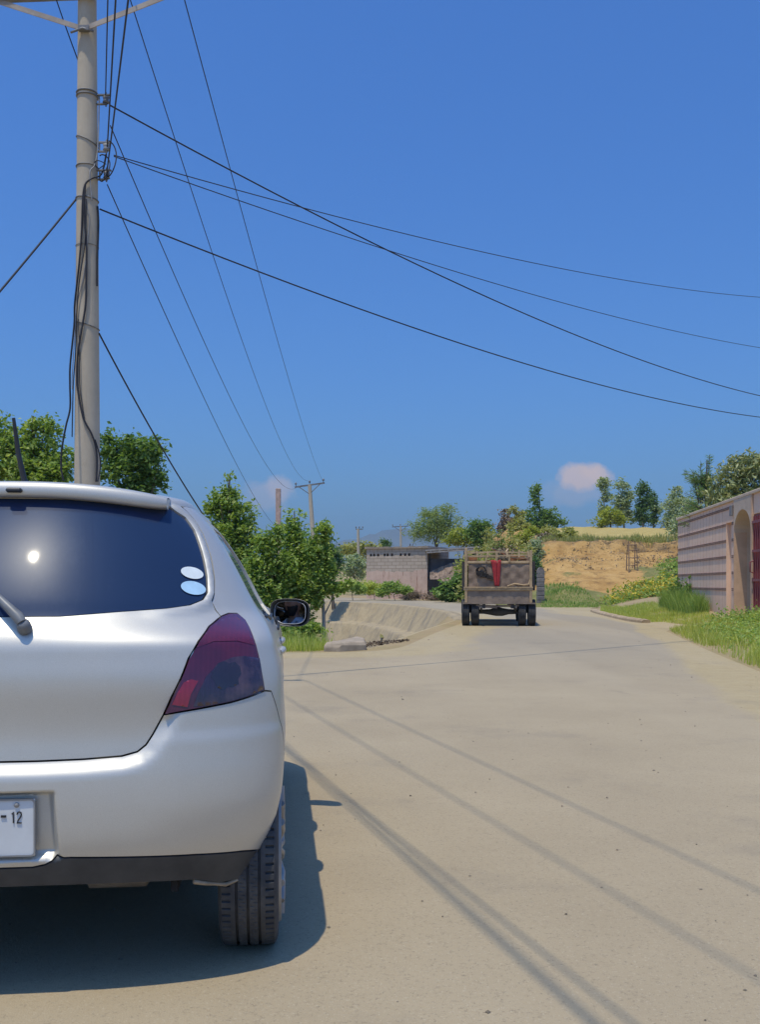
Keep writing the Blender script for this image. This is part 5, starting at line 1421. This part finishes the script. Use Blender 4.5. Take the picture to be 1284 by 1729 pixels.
for j in range(nz):
    v = j/(nz-1); r_ = []
    for i in range(nx):
        u = i/(nx-1); top = sz-.02 - (1-u)*1.5; z = -.2 + (top+.2)*v*(1 if True else 0)
        x = .15 + (sw+.3)*u; y = -1.55 + 1.5*v + .16*n2(x*3, z*3, .9)
        if u < .22 and z < 1.25: y += .9
        r_.append((x, y, z + .10*n2(x, v*5, 1.4)))
    rows.append(r_)
mb.grid(rows, False); mb.build('thatch', M_thatch, shd)
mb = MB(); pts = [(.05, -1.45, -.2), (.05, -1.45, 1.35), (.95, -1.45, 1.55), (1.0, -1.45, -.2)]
mb.box((.02, -1.25, -.2), (1.0, -1.2, 1.5)); mb.build('doorway', pm('doorway_shade', (.012, .012, .016), .9, .2, 4), shd)  # solid near-black slab, the doorway's inner shade put into its colour
mb = MB(); mb.tube([(0, 0, -.3), (.10, .0, 1.8), (.14, 0, 3.6), (.30, 0, 4.3)], [.09, .075, .06, .03], 8, wob=.12); mb.tube([(.14, 0, 3.5), (.55, .0, 4.35)], [.04, .02], 6)
st_ = thing('dead_stake', 'thin dark dead tree stake standing in front of the block house', 'stake', gnd(687, 1011)); mb.build('stem', pm('dead_wood', (.055, .045, .042), .95, .3, 5), st_)
# ---- stone gatepost and sapling guard on the bank
gp = at(913.5, 998, 49); gp.z = hillz(gp.x, 49) - .1
post_ = thing('stone_post', 'round topped grey stone post standing just right of the truck', 'post', gp)
mb = MB(); h_ = at(0, 956, 49).z - gp.z
for i in range(7):
    z0 = h_*.82*i/7; mb.box((-.19+.012*random.random(), -.19, z0), (.19-.012*random.random(), .19, z0+h_*.82/7-.012), c=.03)
mb.prism([(.19*math.cos(a), h_*.82+.30*math.sin(a)) for a in np.linspace(0, math.pi, 14)], .37, Matrix.Translation((0, -.185, 0))); mb.box((-.17, -.17, 0), (.17, .17, h_*.8)); mb.build('masonry', pm('grey_stone', (.20, .175, .16), .95, .3, 4, bump=.5, bscale=12), post_)
gx = at(1068, 985, 55.5); gx.z = hillz(gx.x, 55.5) - .15
tg_ = thing('sapling_guard', 'tall slender guard of four tied bamboo sticks on the bare bank', 'tree guard', gx)
hh_ = at(0, 917, 55.5).z - gx.z
M_bam = pm('bamboo', (.26, .17, .11), .8, .3, 6)
for (sx_, sy_) in ((-1, -1), (1, -1), (-1, 1), (1, 1)):
    mb = MB(); mb.tube([(sx_*.36*.7, sy_*.3, 0), (sx_*.30*.8, sy_*.26, hh_*.5), (sx_*.22+.03*sy_, sy_*.22, hh_*(1+.06*sx_*sy_))], [.036, .032, .026], 7); mb.build('stick', M_bam, tg_)
mb = MB()
for q in (.25, .5, .75, .93):
    mb = MB()
    w_ = .36*.7*(1-q)+.22*q
    for (p0, p1) in (((-w_, -.27), (w_, -.27)), ((w_, -.27), (w_, .27)), ((w_, .27), (-w_, .27)), ((-w_, .27), (-w_, -.27))): mb.tube([(p0[0], p0[1], hh_*q), (p1[0], p1[1], hh_*q+.04)], .018, 5)
    mb.build('tie', M_bam, tg_)
# ---- kerbs
M_kerb = pm('kerb_concrete', (.40, .30, .185), .95, .25, 3, bump=.4, bscale=20)
kpts = [(gnd(x, y, .12)) for x, y in ((1003, 1028), (1012, 1031), (1030, 1035), (1050, 1039.5), (1075, 1044), (1092, 1045.5))]
mb = MB(); rows = []
q = np.array([(p.x, p.y) for p in kpts]); q = np.array(chaikin([tuple(a_) for a_ in q], 2, False)); tn = np.gradient(q, axis=0); tn /= np.linalg.norm(tn, axis=1, keepdims=True); nr_ = np.stack([-tn[:, 1], tn[:, 0]], 1)
for (d, z) in ((-.16, -.1), (-.13, .07), (-.08, .11), (.08, .115), (.13, .09), (.16, -.1)):
    rows.append([(a_[0]+n_[0]*d, a_[1]+n_[1]*d, gz(a_[0], a_[1])*0 + z + .02*n2(a_[0]*3, a_[1]*3, 1)) for a_, n_ in zip(q, nr_)])
mb.grid(rows, False); mb.add([r_[0] for r_ in rows], [tuple(range(6))]); mb.add([r_[-1] for r_ in rows], [tuple(range(6))[::-1]]); tag(mb.build('kerb', M_kerb), 'curved concrete kerb in front of the small grass island by the gate', 'kerb')
e0 = gnd(546, 1101); e1 = gnd(622, 1093)
mb = MB(); bl = [(e0.x, e0.y), (e0.x+.30, e0.y-.03), (e0.x+.75, e0.y+.35), (e1.x-.05, e1.y+.3), (e1.x-.2, e1.y+1.0), (e0.x+.25, e0.y+.75)]
k_ = len(bl); vs = [(x, y, -.2) for x, y in bl] + [(x, y, .10) for x, y in bl] + [((x-bl[0][0]-.4)*.9+bl[0][0]+.4, (y-bl[0][1]-.5)*.88+bl[0][1]+.5, .17) for x, y in bl]
mb.add(vs, [(i, (i+1) % k_, k_+(i+1) % k_, k_+i) for i in range(k_)] + [(k_+i, k_+(i+1) % k_, 2*k_+(i+1) % k_, 2*k_+i) for i in range(k_)] + [tuple(range(2*k_, 3*k_))])
tag(mb.build('concrete_block', pm('sandy_concrete', (.36, .29, .21), .95, .2, 5, bump=.5, bscale=16), bevel=.03), 'low worn concrete block at the near lip of the hollow beside green weeds', 'concrete block')
# ================================================================ trees, shrubs, grass
L_pop = leafmat('poplar_leaf', (0.156, 0.262, 0.062), (0.373, 0.475, 0.128), c=(0.572, 0.620, 0.257))
L_mul = leafmat('broad_leaf', (0.114, 0.213, 0.062), (0.271, 0.375, 0.128))
L_dark = leafmat('dark_leaf', (0.077, 0.156, 0.077), (0.214, 0.311, 0.141))
L_mes = leafmat('feathery_leaf', (0.230, 0.304, 0.114), (0.403, 0.463, 0.211))
L_yel = leafmat('yellow_green_leaf', (0.288, 0.339, 0.056), (0.480, 0.499, 0.114))
L_euc = leafmat('grey_leaf', (0.268, 0.344, 0.231), (0.536, 0.578, 0.425))
L_olv = leafmat('olive_leaf', (0.298, 0.323, 0.106), (0.547, 0.508, 0.210))
L_mango = leafmat('glossy_leaf', (0.180, 0.234, 0.105), (0.536, 0.530, 0.284), trans=.2, rough=.4)
L_pine = leafmat('pine_needle', (0.144, 0.249, 0.113), (0.315, 0.400, 0.170))
L_grass = leafmat('grass_blade', (0.373, 0.475, 0.084), (0.620, 0.620, 0.170), c=(0.620, 0.620, 0.340))
L_weed = leafmat('weed_leaf', (0.201, 0.325, 0.084), (0.458, 0.549, 0.170))
L_flow = leafmat('yellow_flower', (.55, .40, .03), (.65, .52, .08), trans=.2)
L_dry = leafmat('dry_twig', (.20, .14, .10), (.33, .25, .18), trans=.05)
B_bark = pm('bark', (.15, .12, .09), .95, .35, 5, bump=.5, bscale=25)
B_pale = pm('pale_bark', (.34, .31, .27), .9, .3, 5)
def lobes(D, base, pl):
    """(x px, y px, rx px, ry px[, depth m]) -> crown ellipsoids relative to the base"""
    out = []
    for q in pl:
        x, y, rx, ry = q[:4]; dy = q[4] if len(q) > 4 else 0.0
        c_ = at(x, y, D + dy) - Vector(base); a = rx/FPX*D; b = ry/FPX*D
        out.append((tuple(c_), (a, a*.9, b)))
    return out
def ptree(name, label, cat, D, bx, z0, pl, n, size, lm, bm_=None, r0=.1, seed=1, group=None, **kw):
    b = Vector(((bx-CX)/FPX*D, D, z0)); return tree(name, label, cat, b, lobes(D, b, pl), n, size, lm, bm_ or B_bark, r0, seed, group, **kw)
G1 = 'broadleaf trees behind the silver car'
ptree('poplar_tree', 'leafy poplar left of the tall pole, behind the car aerial', 'tree', 24, 48, 0, [(8, 748, 26, 38), (38, 765, 30, 42), (72, 742, 30, 36), (52, 722, 13, 18), (82, 716, 12, 14), (104, 778, 20, 26), (66, 800, 55, 36), (20, 800, 40, 36), (0, 708, 8, 10), (60, 860, 60, 40)], 12500, .125, L_pop, r0=.13, seed=3, group=G1, clump=.22, shell=.5)
ptree('mulberry_tree', 'dense darker tree just right of the tall pole above the car roof', 'tree', 25, 222, 0, [(186, 752, 22, 26), (236, 762, 34, 28), (258, 790, 26, 26), (205, 790, 40, 34), (178, 740, 12, 14), (225, 742, 14, 12), (240, 818, 40, 20), (215, 870, 60, 50)], 10500, .135, L_mul, r0=.13, seed=5, group=G1, clump=.22, shell=.5)
ptree('poplar_tree', 'tall spired poplar rising behind the car quarter window', 'tree', 30, 392, 0, [(385, 824, 9, 22), (386, 806, 5, 8), (368, 838, 14, 12), (372, 860, 30, 26), (410, 874, 30, 30), (385, 905, 46, 36), (425, 905, 24, 30), (400, 950, 50, 40), (388, 845, 20, 22)], 11000, .13, L_pop, r0=.12, seed=7, group=G1, clump=.2, shell=.45)
G2 = 'young poplars beside the hollow'
ptree('poplar_sapling', 'bushy young poplar closest to the car side, left of the thicket', 'tree', 20.5, 452, -.3, [(450, 925, 22, 32), (468, 905, 12, 22), (440, 960, 26, 36), (455, 1000, 34, 36), (470, 1040, 30, 32), (478, 960, 22, 30)], 8000, .105, L_pop, r0=.06, seed=11, group=G2, clump=.15, shell=.4)
ptree('poplar_sapling', 'tallest young poplar in the thicket, behind the door mirror', 'tree', 21.3, 500, -.4, [(489, 878, 9, 16), (494, 905, 18, 28), (505, 868, 7, 9), (500, 945, 30, 34), (512, 985, 32, 36), (490, 1010, 34, 36), (505, 1050, 28, 30), (520, 930, 16, 22)], 9000, .105, L_pop, r0=.06, seed=12, group=G2, clump=.15, shell=.4)
ptree('poplar_sapling', 'young poplar at the right end of thicket with a low leafy branch', 'tree', 20.8, 541, -.4, [(545, 900, 12, 18), (538, 935, 22, 30), (548, 965, 18, 26), (530, 990, 24, 26), (556, 992, 18, 10), (578, 990, 14, 8), (592, 984, 8, 6), (530, 1020, 12, 14), (525, 910, 9, 12)], 6000, .10, L_pop, B_pale, r0=.055, seed=13, group=G2, clump=.13, shell=.4)
ptree('poplar_shoot', 'low leafy poplar shoots under the door mirror by the hollow', 'shrub', 18.5, 505, -.2, [(500, 1066, 34, 16), (530, 1062, 18, 10), (486, 1082, 28, 14), (515, 1084, 24, 12)], 3600, .085, L_pop, r0=.02, seed=14, clump=.12, shell=.3, group='leafy shoots')
ptree('dark_tree', 'small dark tree just right of the poplar thicket', 'tree', 55, 562, 0, [(560, 935, 12, 20), (568, 950, 10, 16), (556, 960, 14, 16), (548, 915, 10, 14)], 2600, .20, L_dark, r0=.10, seed=21, clump=.3)
G3 = 'bushes on the far plain'
for k, (lab, D, bx, pl, n, sz, lm) in enumerate([
    ('round grey green bush beside the slim pale pole', 92, 598, [(597, 950, 14, 16), (608, 962, 12, 14), (590, 965, 10, 12)], 1500, .32, L_euc),
    ('pale green bush line at left edge of the block house', 110, 600, [(590, 928, 16, 10), (612, 926, 18, 12), (632, 930, 18, 10)], 1800, .36, L_olv),
    ('low dark bush peeping over the block house roof', 120, 652, [(650, 919, 9, 7), (656, 918, 6, 6)], 500, .3, L_dark)]):
    ptree('bush', lab, 'bush', D, bx, 2.0, pl, n, sz, lm, r0=.08, seed=30+k, group=G3, clump=.5)
# more scattered bushes over the plain to the left of the house, seen between poles and trees
for k in range(7):
    x = 540 + 17*k + rng.uniform(-6, 6); D = 130 + 14*k; yb = 955 - 4*k
    ptree('far_bush', 'small hazy bush on the fallow plain behind the poplars', 'bush', D, x, gz((x-CX)/FPX*D, D), [(x, HY-(gz((x-CX)/FPX*D, D)+1.0-CAM_H)/D*FPX, 9, 8)], 350, .5, L_olv, r0=.06, seed=50+k, group='hazy bushes on the plain', clump=.6, nb=2)
# behind the house and truck
ptree('mesquite_tree', 'feathery pale green mesquite tree behind the block house roof', 'tree', 96, 742, .6, [(738, 876, 30, 20), (712, 890, 24, 20), (764, 884, 24, 22), (740, 900, 40, 22), (720, 868, 14, 10), (755, 862, 16, 10), (700, 905, 18, 14)], 7000, .34, L_mes, r0=.2, seed=41, clump=.55, shell=.35, aspect=.22)
ptree('yellow_shrub', 'yellow green shrub right of the feathery mesquite tree', 'shrub', 92, 785, .5, [(778, 905, 22, 16), (795, 912, 20, 14), (765, 912, 18, 14)], 2600, .26, L_yel, r0=.08, seed=42, clump=.45, shell=.35)
ptree('dark_tree', 'compact dark green tree above the truck left side', 'tree', 88, 812, .5, [(808, 886, 15, 14), (815, 900, 17, 18), (802, 902, 14, 16), (824, 884, 8, 9), (812, 920, 16, 14)], 3000, .27, L_mul, r0=.14, seed=43, clump=.42, shell=.4)
SX = lambda x, D: (x-CX)/FPX*D
def hz(x, D): return hillz(SX(x, D), D)
G4 = 'trees on top of the bank'
for k, (nm, lab, D, bx, pl, n, sz, lm, bk_) in enumerate([
    ('slender_tree', 'thin dry coppery tree behind the truck rails', 100, 852, [(850, 870, 8, 14), (856, 885, 14, 14), (846, 895, 14, 12)], 1300, .28, L_dry, B_pale),
    ('slender_tree', 'sparse tall tree behind the dry coppery one', 112, 868, [(866, 862, 10, 10), (872, 880, 16, 14), (880, 870, 8, 8)], 1300, .3, L_olv, B_pale),
    ('acacia_tree', 'spreading acacia with a dark tuft high above its crown', 96, 910, [(903, 830, 9, 12), (908, 822, 6, 8), (905, 845, 9, 10), (901, 838, 7, 9), (905, 866, 20, 14), (930, 872, 20, 14), (915, 884, 26, 12), (945, 884, 14, 10), (892, 884, 14, 10)], 4200, .27, L_mul, B_bark),
    ('small_tree', 'rounded olive tree left of the spreading acacia', 90, 880, [(878, 888, 18, 12), (890, 896, 16, 12), (868, 898, 14, 12)], 1800, .28, L_olv, B_bark),
    ('eucalyptus_tree', 'slim eucalyptus at the left end of its row', 105, 1022, [(1019, 818, 9, 11), (1024, 840, 10, 14), (1020, 862, 9, 14), (1026, 880, 8, 10)], 1700, .3, L_euc, B_pale),
    ('eucalyptus_tree', 'broad grey green eucalyptus, second in the row', 106, 1054, [(1050, 822, 14, 14), (1060, 838, 16, 18), (1048, 852, 16, 18), (1058, 872, 18, 14), (1040, 874, 14, 12)], 3000, .3, L_euc, B_pale),
    ('eucalyptus_tree', 'dark upright eucalyptus, third in the row', 104, 1088, [(1085, 825, 10, 12), (1090, 845, 13, 18), (1084, 866, 14, 18), (1092, 882, 12, 10)], 2800, .28, L_dark, B_pale),
    ('eucalyptus_tree', 'shorter dark eucalyptus at right end of the row', 106, 1106, [(1104, 840, 9, 12), (1107, 862, 10, 18), (1103, 880, 9, 10)], 1700, .28, L_dark, B_pale),
    ('small_tree', 'bright green shrubby tree under the eucalyptus row', 98, 1032, [(1030, 868, 18, 12), (1045, 878, 18, 10), (1015, 880, 16, 9)], 1900, .26, L_yel, B_bark),
    ('hazy_tree', 'wide grey green tree just left of the boundary wall', 96, 1140, [(1140, 832, 14, 12), (1150, 850, 22, 18), (1132, 858, 18, 18), (1145, 880, 22, 18), (1165, 866, 14, 14), (1128, 882, 12, 12)], 3600, .28, L_euc, B_bark),
    ('hazy_tree', 'pale bush like tree hugging the far top of boundary wall', 60, 1160, [(1172, 858, 14, 12), (1160, 868, 14, 12), (1150, 885, 12, 14), (1136, 895, 9, 12)], 2200, .18, L_euc, B_bark)]):
    ptree(nm, lab, 'tree', D, bx, max(.3, hz(bx, D))-.2, pl, n, sz, lm, bk_, r0=.12, seed=60+k, group=G4, clump=.38, shell=.4)
# shrubs over the vegetated left flank of the bank
random.seed(21); sh_src = None
spots = [(832, 905, 64, 10, L_olv), (848, 912, 63, 12, L_dry), (866, 908, 68, 12, L_olv), (884, 905, 70, 12, L_yel), (902, 902, 74, 12, L_yel), (860, 924, 58, 10, L_dry), (878, 918, 60, 11, L_olv), (894, 925, 57, 11, L_olv), (902, 936, 55, 10, L_dark),
         (820, 918, 60, 11, L_olv), (806, 926, 58, 11, L_olv), (790, 930, 57, 12, L_olv), (842, 896, 80, 12, L_mes), (826, 892, 84, 12, L_olv), (925, 898, 78, 10, L_olv), (940, 905, 66, 8, L_olv), (962, 900, 68, 7, L_olv), (776, 925, 62, 12, L_yel), (905, 915, 62, 9, L_euc), (920, 908, 66, 8, L_dry)]
names_ = {L_olv.name: 'olive', L_dry.name: 'dry brown', L_yel.name: 'yellow green', L_dark.name: 'dark', L_mes.name: 'pale feathery', L_euc.name: 'grey green'}
for k, (x, y, D, r, lm) in enumerate(spots):
    b_ = Vector((SX(x, D), D, hz(x, D) - .1)); a = r/FPX*D
    zt = at(x, y-r, D).z - b_.z; zt = max(zt, .5)
    t_ = thing('shrub', names_[lm.name] + ' shrub on the overgrown left flank of the earth bank', 'shrub', b_, 0, names_[lm.name] + ' shrubs on the bank')
    bl = [((0, 0, zt*.5), (a*1.1, a, zt*.55)), ((a*.6, 0, zt*.35), (a*.8, a*.7, zt*.4)), ((-a*.7, .1, zt*.3), (a*.7, a*.7, zt*.35))]
    mb = MB(); limbs(mb, (0, 0, -.1), (0, 0, zt*.7), .05, bl, 3, k); mb.build('trunk', B_bark, t_)
    crown('crown', bl, 1100, .20, lm, t_, seed=100+k, clump=.3, shell=.3)
# garden trees behind the boundary wall
ptree('mango_tree', 'large glossy dark tree overhanging the boundary wall', 'tree', 31, 1262, .5, [(1240, 800, 30, 20), (1270, 792, 36, 24), (1225, 822, 28, 20), (1262, 828, 44, 26), (1215, 842, 22, 14), (1300, 800, 40, 36), (1250, 778, 18, 10), (1282, 774, 20, 10), (1240, 850, 46, 22), (1300, 850, 60, 40)], 9500, .19, L_mango, r0=.16, seed=81, clump=.24, shell=.55, aspect=.3, droop=.5)
pb = Vector((SX(1192, 33), 33, .4)); pt = thing('pine_tree', 'young pine with upright candle shoots left of the mango tree', 'tree', pb)
ptop = at(1196, 772, 33).z - pb.z
mb = MB(); mb.tube([(0, 0, -.2), (.02, 0, ptop*.5), (.06, 0, ptop-.1)], [.10, .07, .02], 8)
cc = []; dd = []; rg_ = np.random.default_rng(5)
def shoot(a, b, n, spread):
    a = np.array(a); b = np.array(b); d = (b-a)/np.linalg.norm(b-a)
    tt = rg_.uniform(.15, 1, n)[:, None]; p = a+(b-a)*tt
    q = rg_.normal(size=(n, 3)); q -= (q@d)[:, None]*d; q /= np.linalg.norm(q, axis=1, keepdims=True)
    cc.append(p+q*spread*.5); dd.append(q*1.0+d*.9)
for (x, y0, y1, n) in ((1199, 768, 850, 300), (1184, 783, 850, 200), (1171, 800, 850, 150), (1178, 806, 850, 150), (1205, 800, 850, 200), (1192, 800, 850, 240)):
    q0 = at((x+1192)/2, y1, 33) - pb; q1 = at(x, y0, 33) - pb; mb.tube([q0, q1], [.03, .012], 5); shoot(q0, q1, n, .16)
for k in range(46):
    z = ptop*random.uniform(.45, .86); a = random.uniform(0, 6.28); L = .35+.85*(1-z/ptop)+.3*random.random()
    q0 = np.array([.03, 0, z]); q1 = q0+np.array([L*math.cos(a), L*math.sin(a), .35*L]); mb.tube([q0, q1], [.02, .008], 5); shoot(q0, q1, 75, .16)
mb.build('trunk', B_bark, pt)
V, F = leaf_arrays(np.concatenate(cc), .19, .10, .2, rg_, 0, np.concatenate(dd)); link('crown', np_mesh('crown', V, F), L_pine, pt)

# ---- bushes in front of the house and shed
def bushat(name, label, cat, D, x, z0, pl, n, sz, lm, seed, group=None, **kw):
    return ptree(name, label, cat, D, x, z0, pl, n, sz, lm, r0=.03, seed=seed, group=group, nb=3, **kw)
GB = 'weeds in front of the block house'
bushat('weed_bush', 'dark leafy bush at the left foot of the block house', 'bush', 66, 596, 0, [(592, 990, 18, 9), (574, 994, 16, 8), (610, 994, 14, 8)], 2600, .17, L_weed, 201, GB, clump=.22, shell=.3)
bushat('weed_bush', 'bright yellow green weeds before the pink house plaster', 'bush', 68, 632, 0, [(622, 990, 20, 9), (645, 992, 22, 9), (632, 998, 30, 7)], 3400, .15, L_grass, 202, GB, clump=.22, shell=.3)
bushat('weed_bush', 'mid green leafy bush before the house right half', 'bush', 66, 668, 0, [(660, 992, 20, 10), (680, 996, 18, 8), (648, 1000, 18, 6)], 3000, .17, L_weed, 203, GB, clump=.22, shell=.3)
bushat('castor_bush', 'big leaved green bush growing against the shed thatch', 'bush', 60, 762, 0, [(757, 992, 16, 12), (772, 982, 11, 13), (748, 1001, 15, 9), (776, 998, 13, 11), (764, 1006, 20, 7)], 2600, .26, L_mul, 204, clump=.26, shell=.4, aspect=.8)
rg_ = np.random.default_rng(9); C_ = cluster_points(lobes(66, (0, 0, 0), [(705, 1006, 22, 5), (735, 1009, 24, 4), (690, 1010, 16, 3)]), 1600, .25, .2, 20, rg_)
V, F = leaf_arrays(C_, .45, .08, .6, rg_, 0); tag(link('brush_heap', np_mesh('brush_heap', V, F), L_dry), 'low heap of dry brown brush before the shed doorway', 'brush heap', kind='stuff')

# ---- grass: verge by the wall, island, hollow, foot of the bank
def scatter(poly, n, zf, rg, dens=None):
    pl = np.array(poly); lo, hi = pl.min(0), pl.max(0); P = rg.uniform(lo, hi, (n*3, 2)); P = P[inpoly(P, poly)]
    if dens is not None: P = P[rg.uniform(0, 1, len(P)) < dens(P)]
    P = P[:n]; return np.array([(x, y, zf(x, y)-.01) for x, y in P])
def grassy(name, label, poly, n, h, w, seed, zf=gz, dens=None, mat=None, lean=.5):
    rg = np.random.default_rng(seed); P = scatter(poly, n, zf, rg, dens); hh = h*(.55+.9*np.array([n2(p[0], p[1], .9)*.9+.5 for p in P]).clip(.1, 1.4))
    V, F = blades(P, hh, w, rg, lean); o = link(name, np_mesh(name, V, F), mat or L_grass); tag(o, label, 'grass', kind='stuff'); return P
er = lambda y, d: (edge(y)+d, y)
verge = [er(7, .15), er(9, .12), er(11, .1), er(12.8, .1), er(14.8, .05), er(16.7, .08), er(19, .05), er(21.5, .05), er(23.7, .1), (7.5, 24.6), (8.8, 24.6), (9.7, 23.5), (9.6, 7)]
nz_ = lambda P: np.array([.25 + .95*float(smooth(-.35, .25, n2(x, y, .55))) for x, y in P]) * np.clip((P[:, 0]-np.array([edge(y) for y in P[:, 1]]))*1.6+.25, 0, 1)
grassy('grass', 'rough green verge grass between the sandy road edge and wall', verge, 24000, .19, .007, 301, dens=nz_)
vg = scatter([er(9, .8), er(12.8, .6), er(16.7, .6), er(21, .6), (8.6, 24), (9.6, 22), (9.5, 9)], 620, gz, np.random.default_rng(302))
C_ = []
rgw = np.random.default_rng(303)
for p in vg:
    k = rgw.integers(14, 46); s_ = rgw.uniform(.10, .26); C_.append(p + np.array([0, 0, s_*.75]) + rgw.normal(size=(k, 3))*s_*np.array([.75, .75, .55]))
V, F = leaf_arrays(np.concatenate(C_), .075, .5, .5, rgw); tag(link('weeds', np_mesh('weeds', V, F), L_weed), 'leafy weeds through the right verge grass', 'weeds', kind='stuff')
isl = [gnd(1015, 1030, .15)[:2], gnd(1045, 1037, .15)[:2], gnd(1080, 1043, .15)[:2], gnd(1120, 1040, .2)[:2], gnd(1170, 1040, .3)[:2], gnd(1215, 1036, .35)[:2], (10.35, 30.5), (10.9, 35.6), (11.6, 40), (10.5, 45)]
isl = [tuple(p) for p in isl]
grassy('island_grass', 'short green grass on the kerbed island at the wall foot', isl, 17000, .13, .009, 304, mat=L_grass)
wf_ = [(9.75, 29.6), (10.2, 29.3), (11.05, 35.2), (10.4, 35.4)]
grassy('wall_foot_grass', 'taller soft grass tuft growing at the foot of boundary wall', wf_, 5200, .52, .010, 305, mat=L_weed)
hol = [(-2.6, 16.4), (-1.1, 16.55), (-.85, 17.0), (-1.2, 18.2), (-2.8, 18.4)]
grassy('hollow_grass', 'bright green grass tuft at the near lip of the hollow', hol, 3800, .34, .008, 306, zf=lambda x, y: -.12, mat=L_grass)
grassy('hollow_weeds', 'weedy grass on the earth under the poplar thicket', [(-6.5, 17), (-1.3, 16.4), (-1.2, 18.5), (-2.0, 23), (-6, 25)], 14000, .40, .012, 309, zf=lambda x, y: -.35 if x > -4.5 else -.1, mat=L_weed)
# foot of the bank: green and yellow flowering weeds
hzz = lambda x, y: max(hillz(x, y), gz(x, y))
ft = [(11.0, 47.5), (12.4, 46.6), (20, 49), (20, 58.5), (17.3, 59), (16.2, 55), (15.6, 52.4), (12.4, 50)]
rgw = np.random.default_rng(311); P = scatter(ft, 420, hzz, rgw); C_ = []; Fl = []
for p in P:
    k = rgw.integers(12, 34); s_ = rgw.uniform(.10, .24) if p[1] > 50.5 else rgw.uniform(.16, .36); q = p + np.array([0, 0, s_*.7]) + rgw.normal(size=(k, 3))*s_*np.array([.8, .8, .5]); C_.append(q)
    if p[1] < 52.5 and rgw.uniform() < .75: Fl.append(p + np.array([0, 0, s_*1.25]) + rgw.normal(size=(9, 3))*s_*np.array([.8, .6, .35]))
V, F = leaf_arrays(np.concatenate(C_), .16, .5, .5, rgw); tag(link('bank_weeds', np_mesh('bank_weeds', V, F), L_weed), 'green weeds spreading over the foot of the earth bank', 'weeds', kind='stuff')
V, F = leaf_arrays(np.concatenate(Fl), .13, .8, 1.5, rgw); tag(link('yellow_flowers', np_mesh('yellow_flowers', V, F), L_flow), 'yellow flowers blooming in the weeds left of the wall', 'flowers', kind='stuff')
grassy('bank_grass', 'green grass at the bank foot right of the truck', [(8.0, 47), (11.2, 46.5), (11.0, 52.5), (9, 53)], 1700, .15, .022, 312, zf=hzz, mat=L_weed)
grassy('dry_grass', 'dry yellowish grass fringe along the top of the earth bank', [(9.5, 63.6), (24, 63.4), (30, 64), (30, 66.5), (10, 66.5)], 6000, .35, .03, 313, zf=hillz, mat=L_olv)
bt = scatter([(9.5, 57), (20, 56), (20, 64.2), (10, 64.2)], 130, hillz, np.random.default_rng(314)); C_ = []
for p in bt:
    k = rgw.integers(10, 26); s_ = rgw.uniform(.10, .30); C_.append(p + np.array([0, 0, s_*.4]) + rgw.normal(size=(k, 3))*s_*np.array([.9, .8, .5]))
V, F = leaf_arrays(np.concatenate(C_), .14, .4, .3, rgw); tag(link('bank_scrub', np_mesh('bank_scrub', V, F), L_dry), 'dry dark scrub clinging to the eroded bank face', 'scrub', kind='stuff')
wt_ = [(x_, y_) for x_, y_ in ((10.75, 34.6), (10.8, 34.2), (10.7, 33.3), (10.68, 32.6))]
for k, (x_, y_) in enumerate(wt_):
    t_ = thing('wall_weed', 'scraggly weed stem growing against the far end of boundary wall', 'plant', (x_, y_, gz(x_, y_)), 0, 'weeds along the wall'); mb = MB(); h_ = .9+.3*(k % 2)
    mb.tube([(0, 0, -.05), (.03, .02, h_*.5), (-.03, .0, h_)], [.014, .011, .006], 5); mb.build('stem', B_bark, t_); crown('crown', [((0, 0, h_*.65), (.18, .18, h_*.4))], 140, .12, L_mul, t_, clump=.12, shell=.2, per=10, seed=330+k)
# ---- small litter on the road: pebbles, dry leaves, debris by the hollow
rgp = np.random.default_rng(401); npb = 420
P = np.stack([rgp.uniform(-2.4, 7, npb*2), 1.8 + 26*rgp.uniform(0, 1, npb*2)**1.6], 1); P = P[inpoly(P, ROAD)][:npb]
oct_ = np.array([(1, 0, 0), (0, 1, 0), (-1, 0, 0), (0, -1, 0), (0, 0, .7), (0, 0, -.5)]); of = np.array([(0, 1, 4), (1, 2, 4), (2, 3, 4), (3, 0, 4), (1, 0, 5), (2, 1, 5), (3, 2, 5), (0, 3, 5)])
r_ = rgp.uniform(.0025, .008, len(P))*(1+1.2*(rgp.uniform(0, 1, len(P)) > .96)); V = np.array([(x, y, gz(x, y)+.008) for x, y in P])[:, None, :] + oct_[None]*r_[:, None, None]*rgp.uniform(.7, 1.3, (len(P), 6, 1))
F = (np.arange(len(P))[:, None, None]*6 + of[None]).reshape(-1, 3)
tag(link('pebbles', np_mesh('pebbles', V.reshape(-1, 3), F), pm('pebble_stone', (.20, .165, .12), .9, .5, 8)), 'tiny dark pebbles scattered on the road', 'pebbles', kind='stuff')
deb = [gnd(595, 1099)[:2], gnd(640, 1091)[:2], gnd(690, 1084)[:2], gnd(692, 1081)[:2], gnd(640, 1084)[:2], gnd(600, 1090)[:2]]
P = scatter([tuple(p) for p in deb], 420, lambda x, y: gz(x, y)+.03, rgp); V, F = leaf_arrays(P, .07, .5, 1.2, rgp)
tag(link('leaf_litter', np_mesh('leaf_litter', V, F), pm('dead_leaf', (.12, .085, .055), .9, .5, 9)), 'dead leaves and debris along the lip of the hollow', 'leaf litter', kind='stuff')
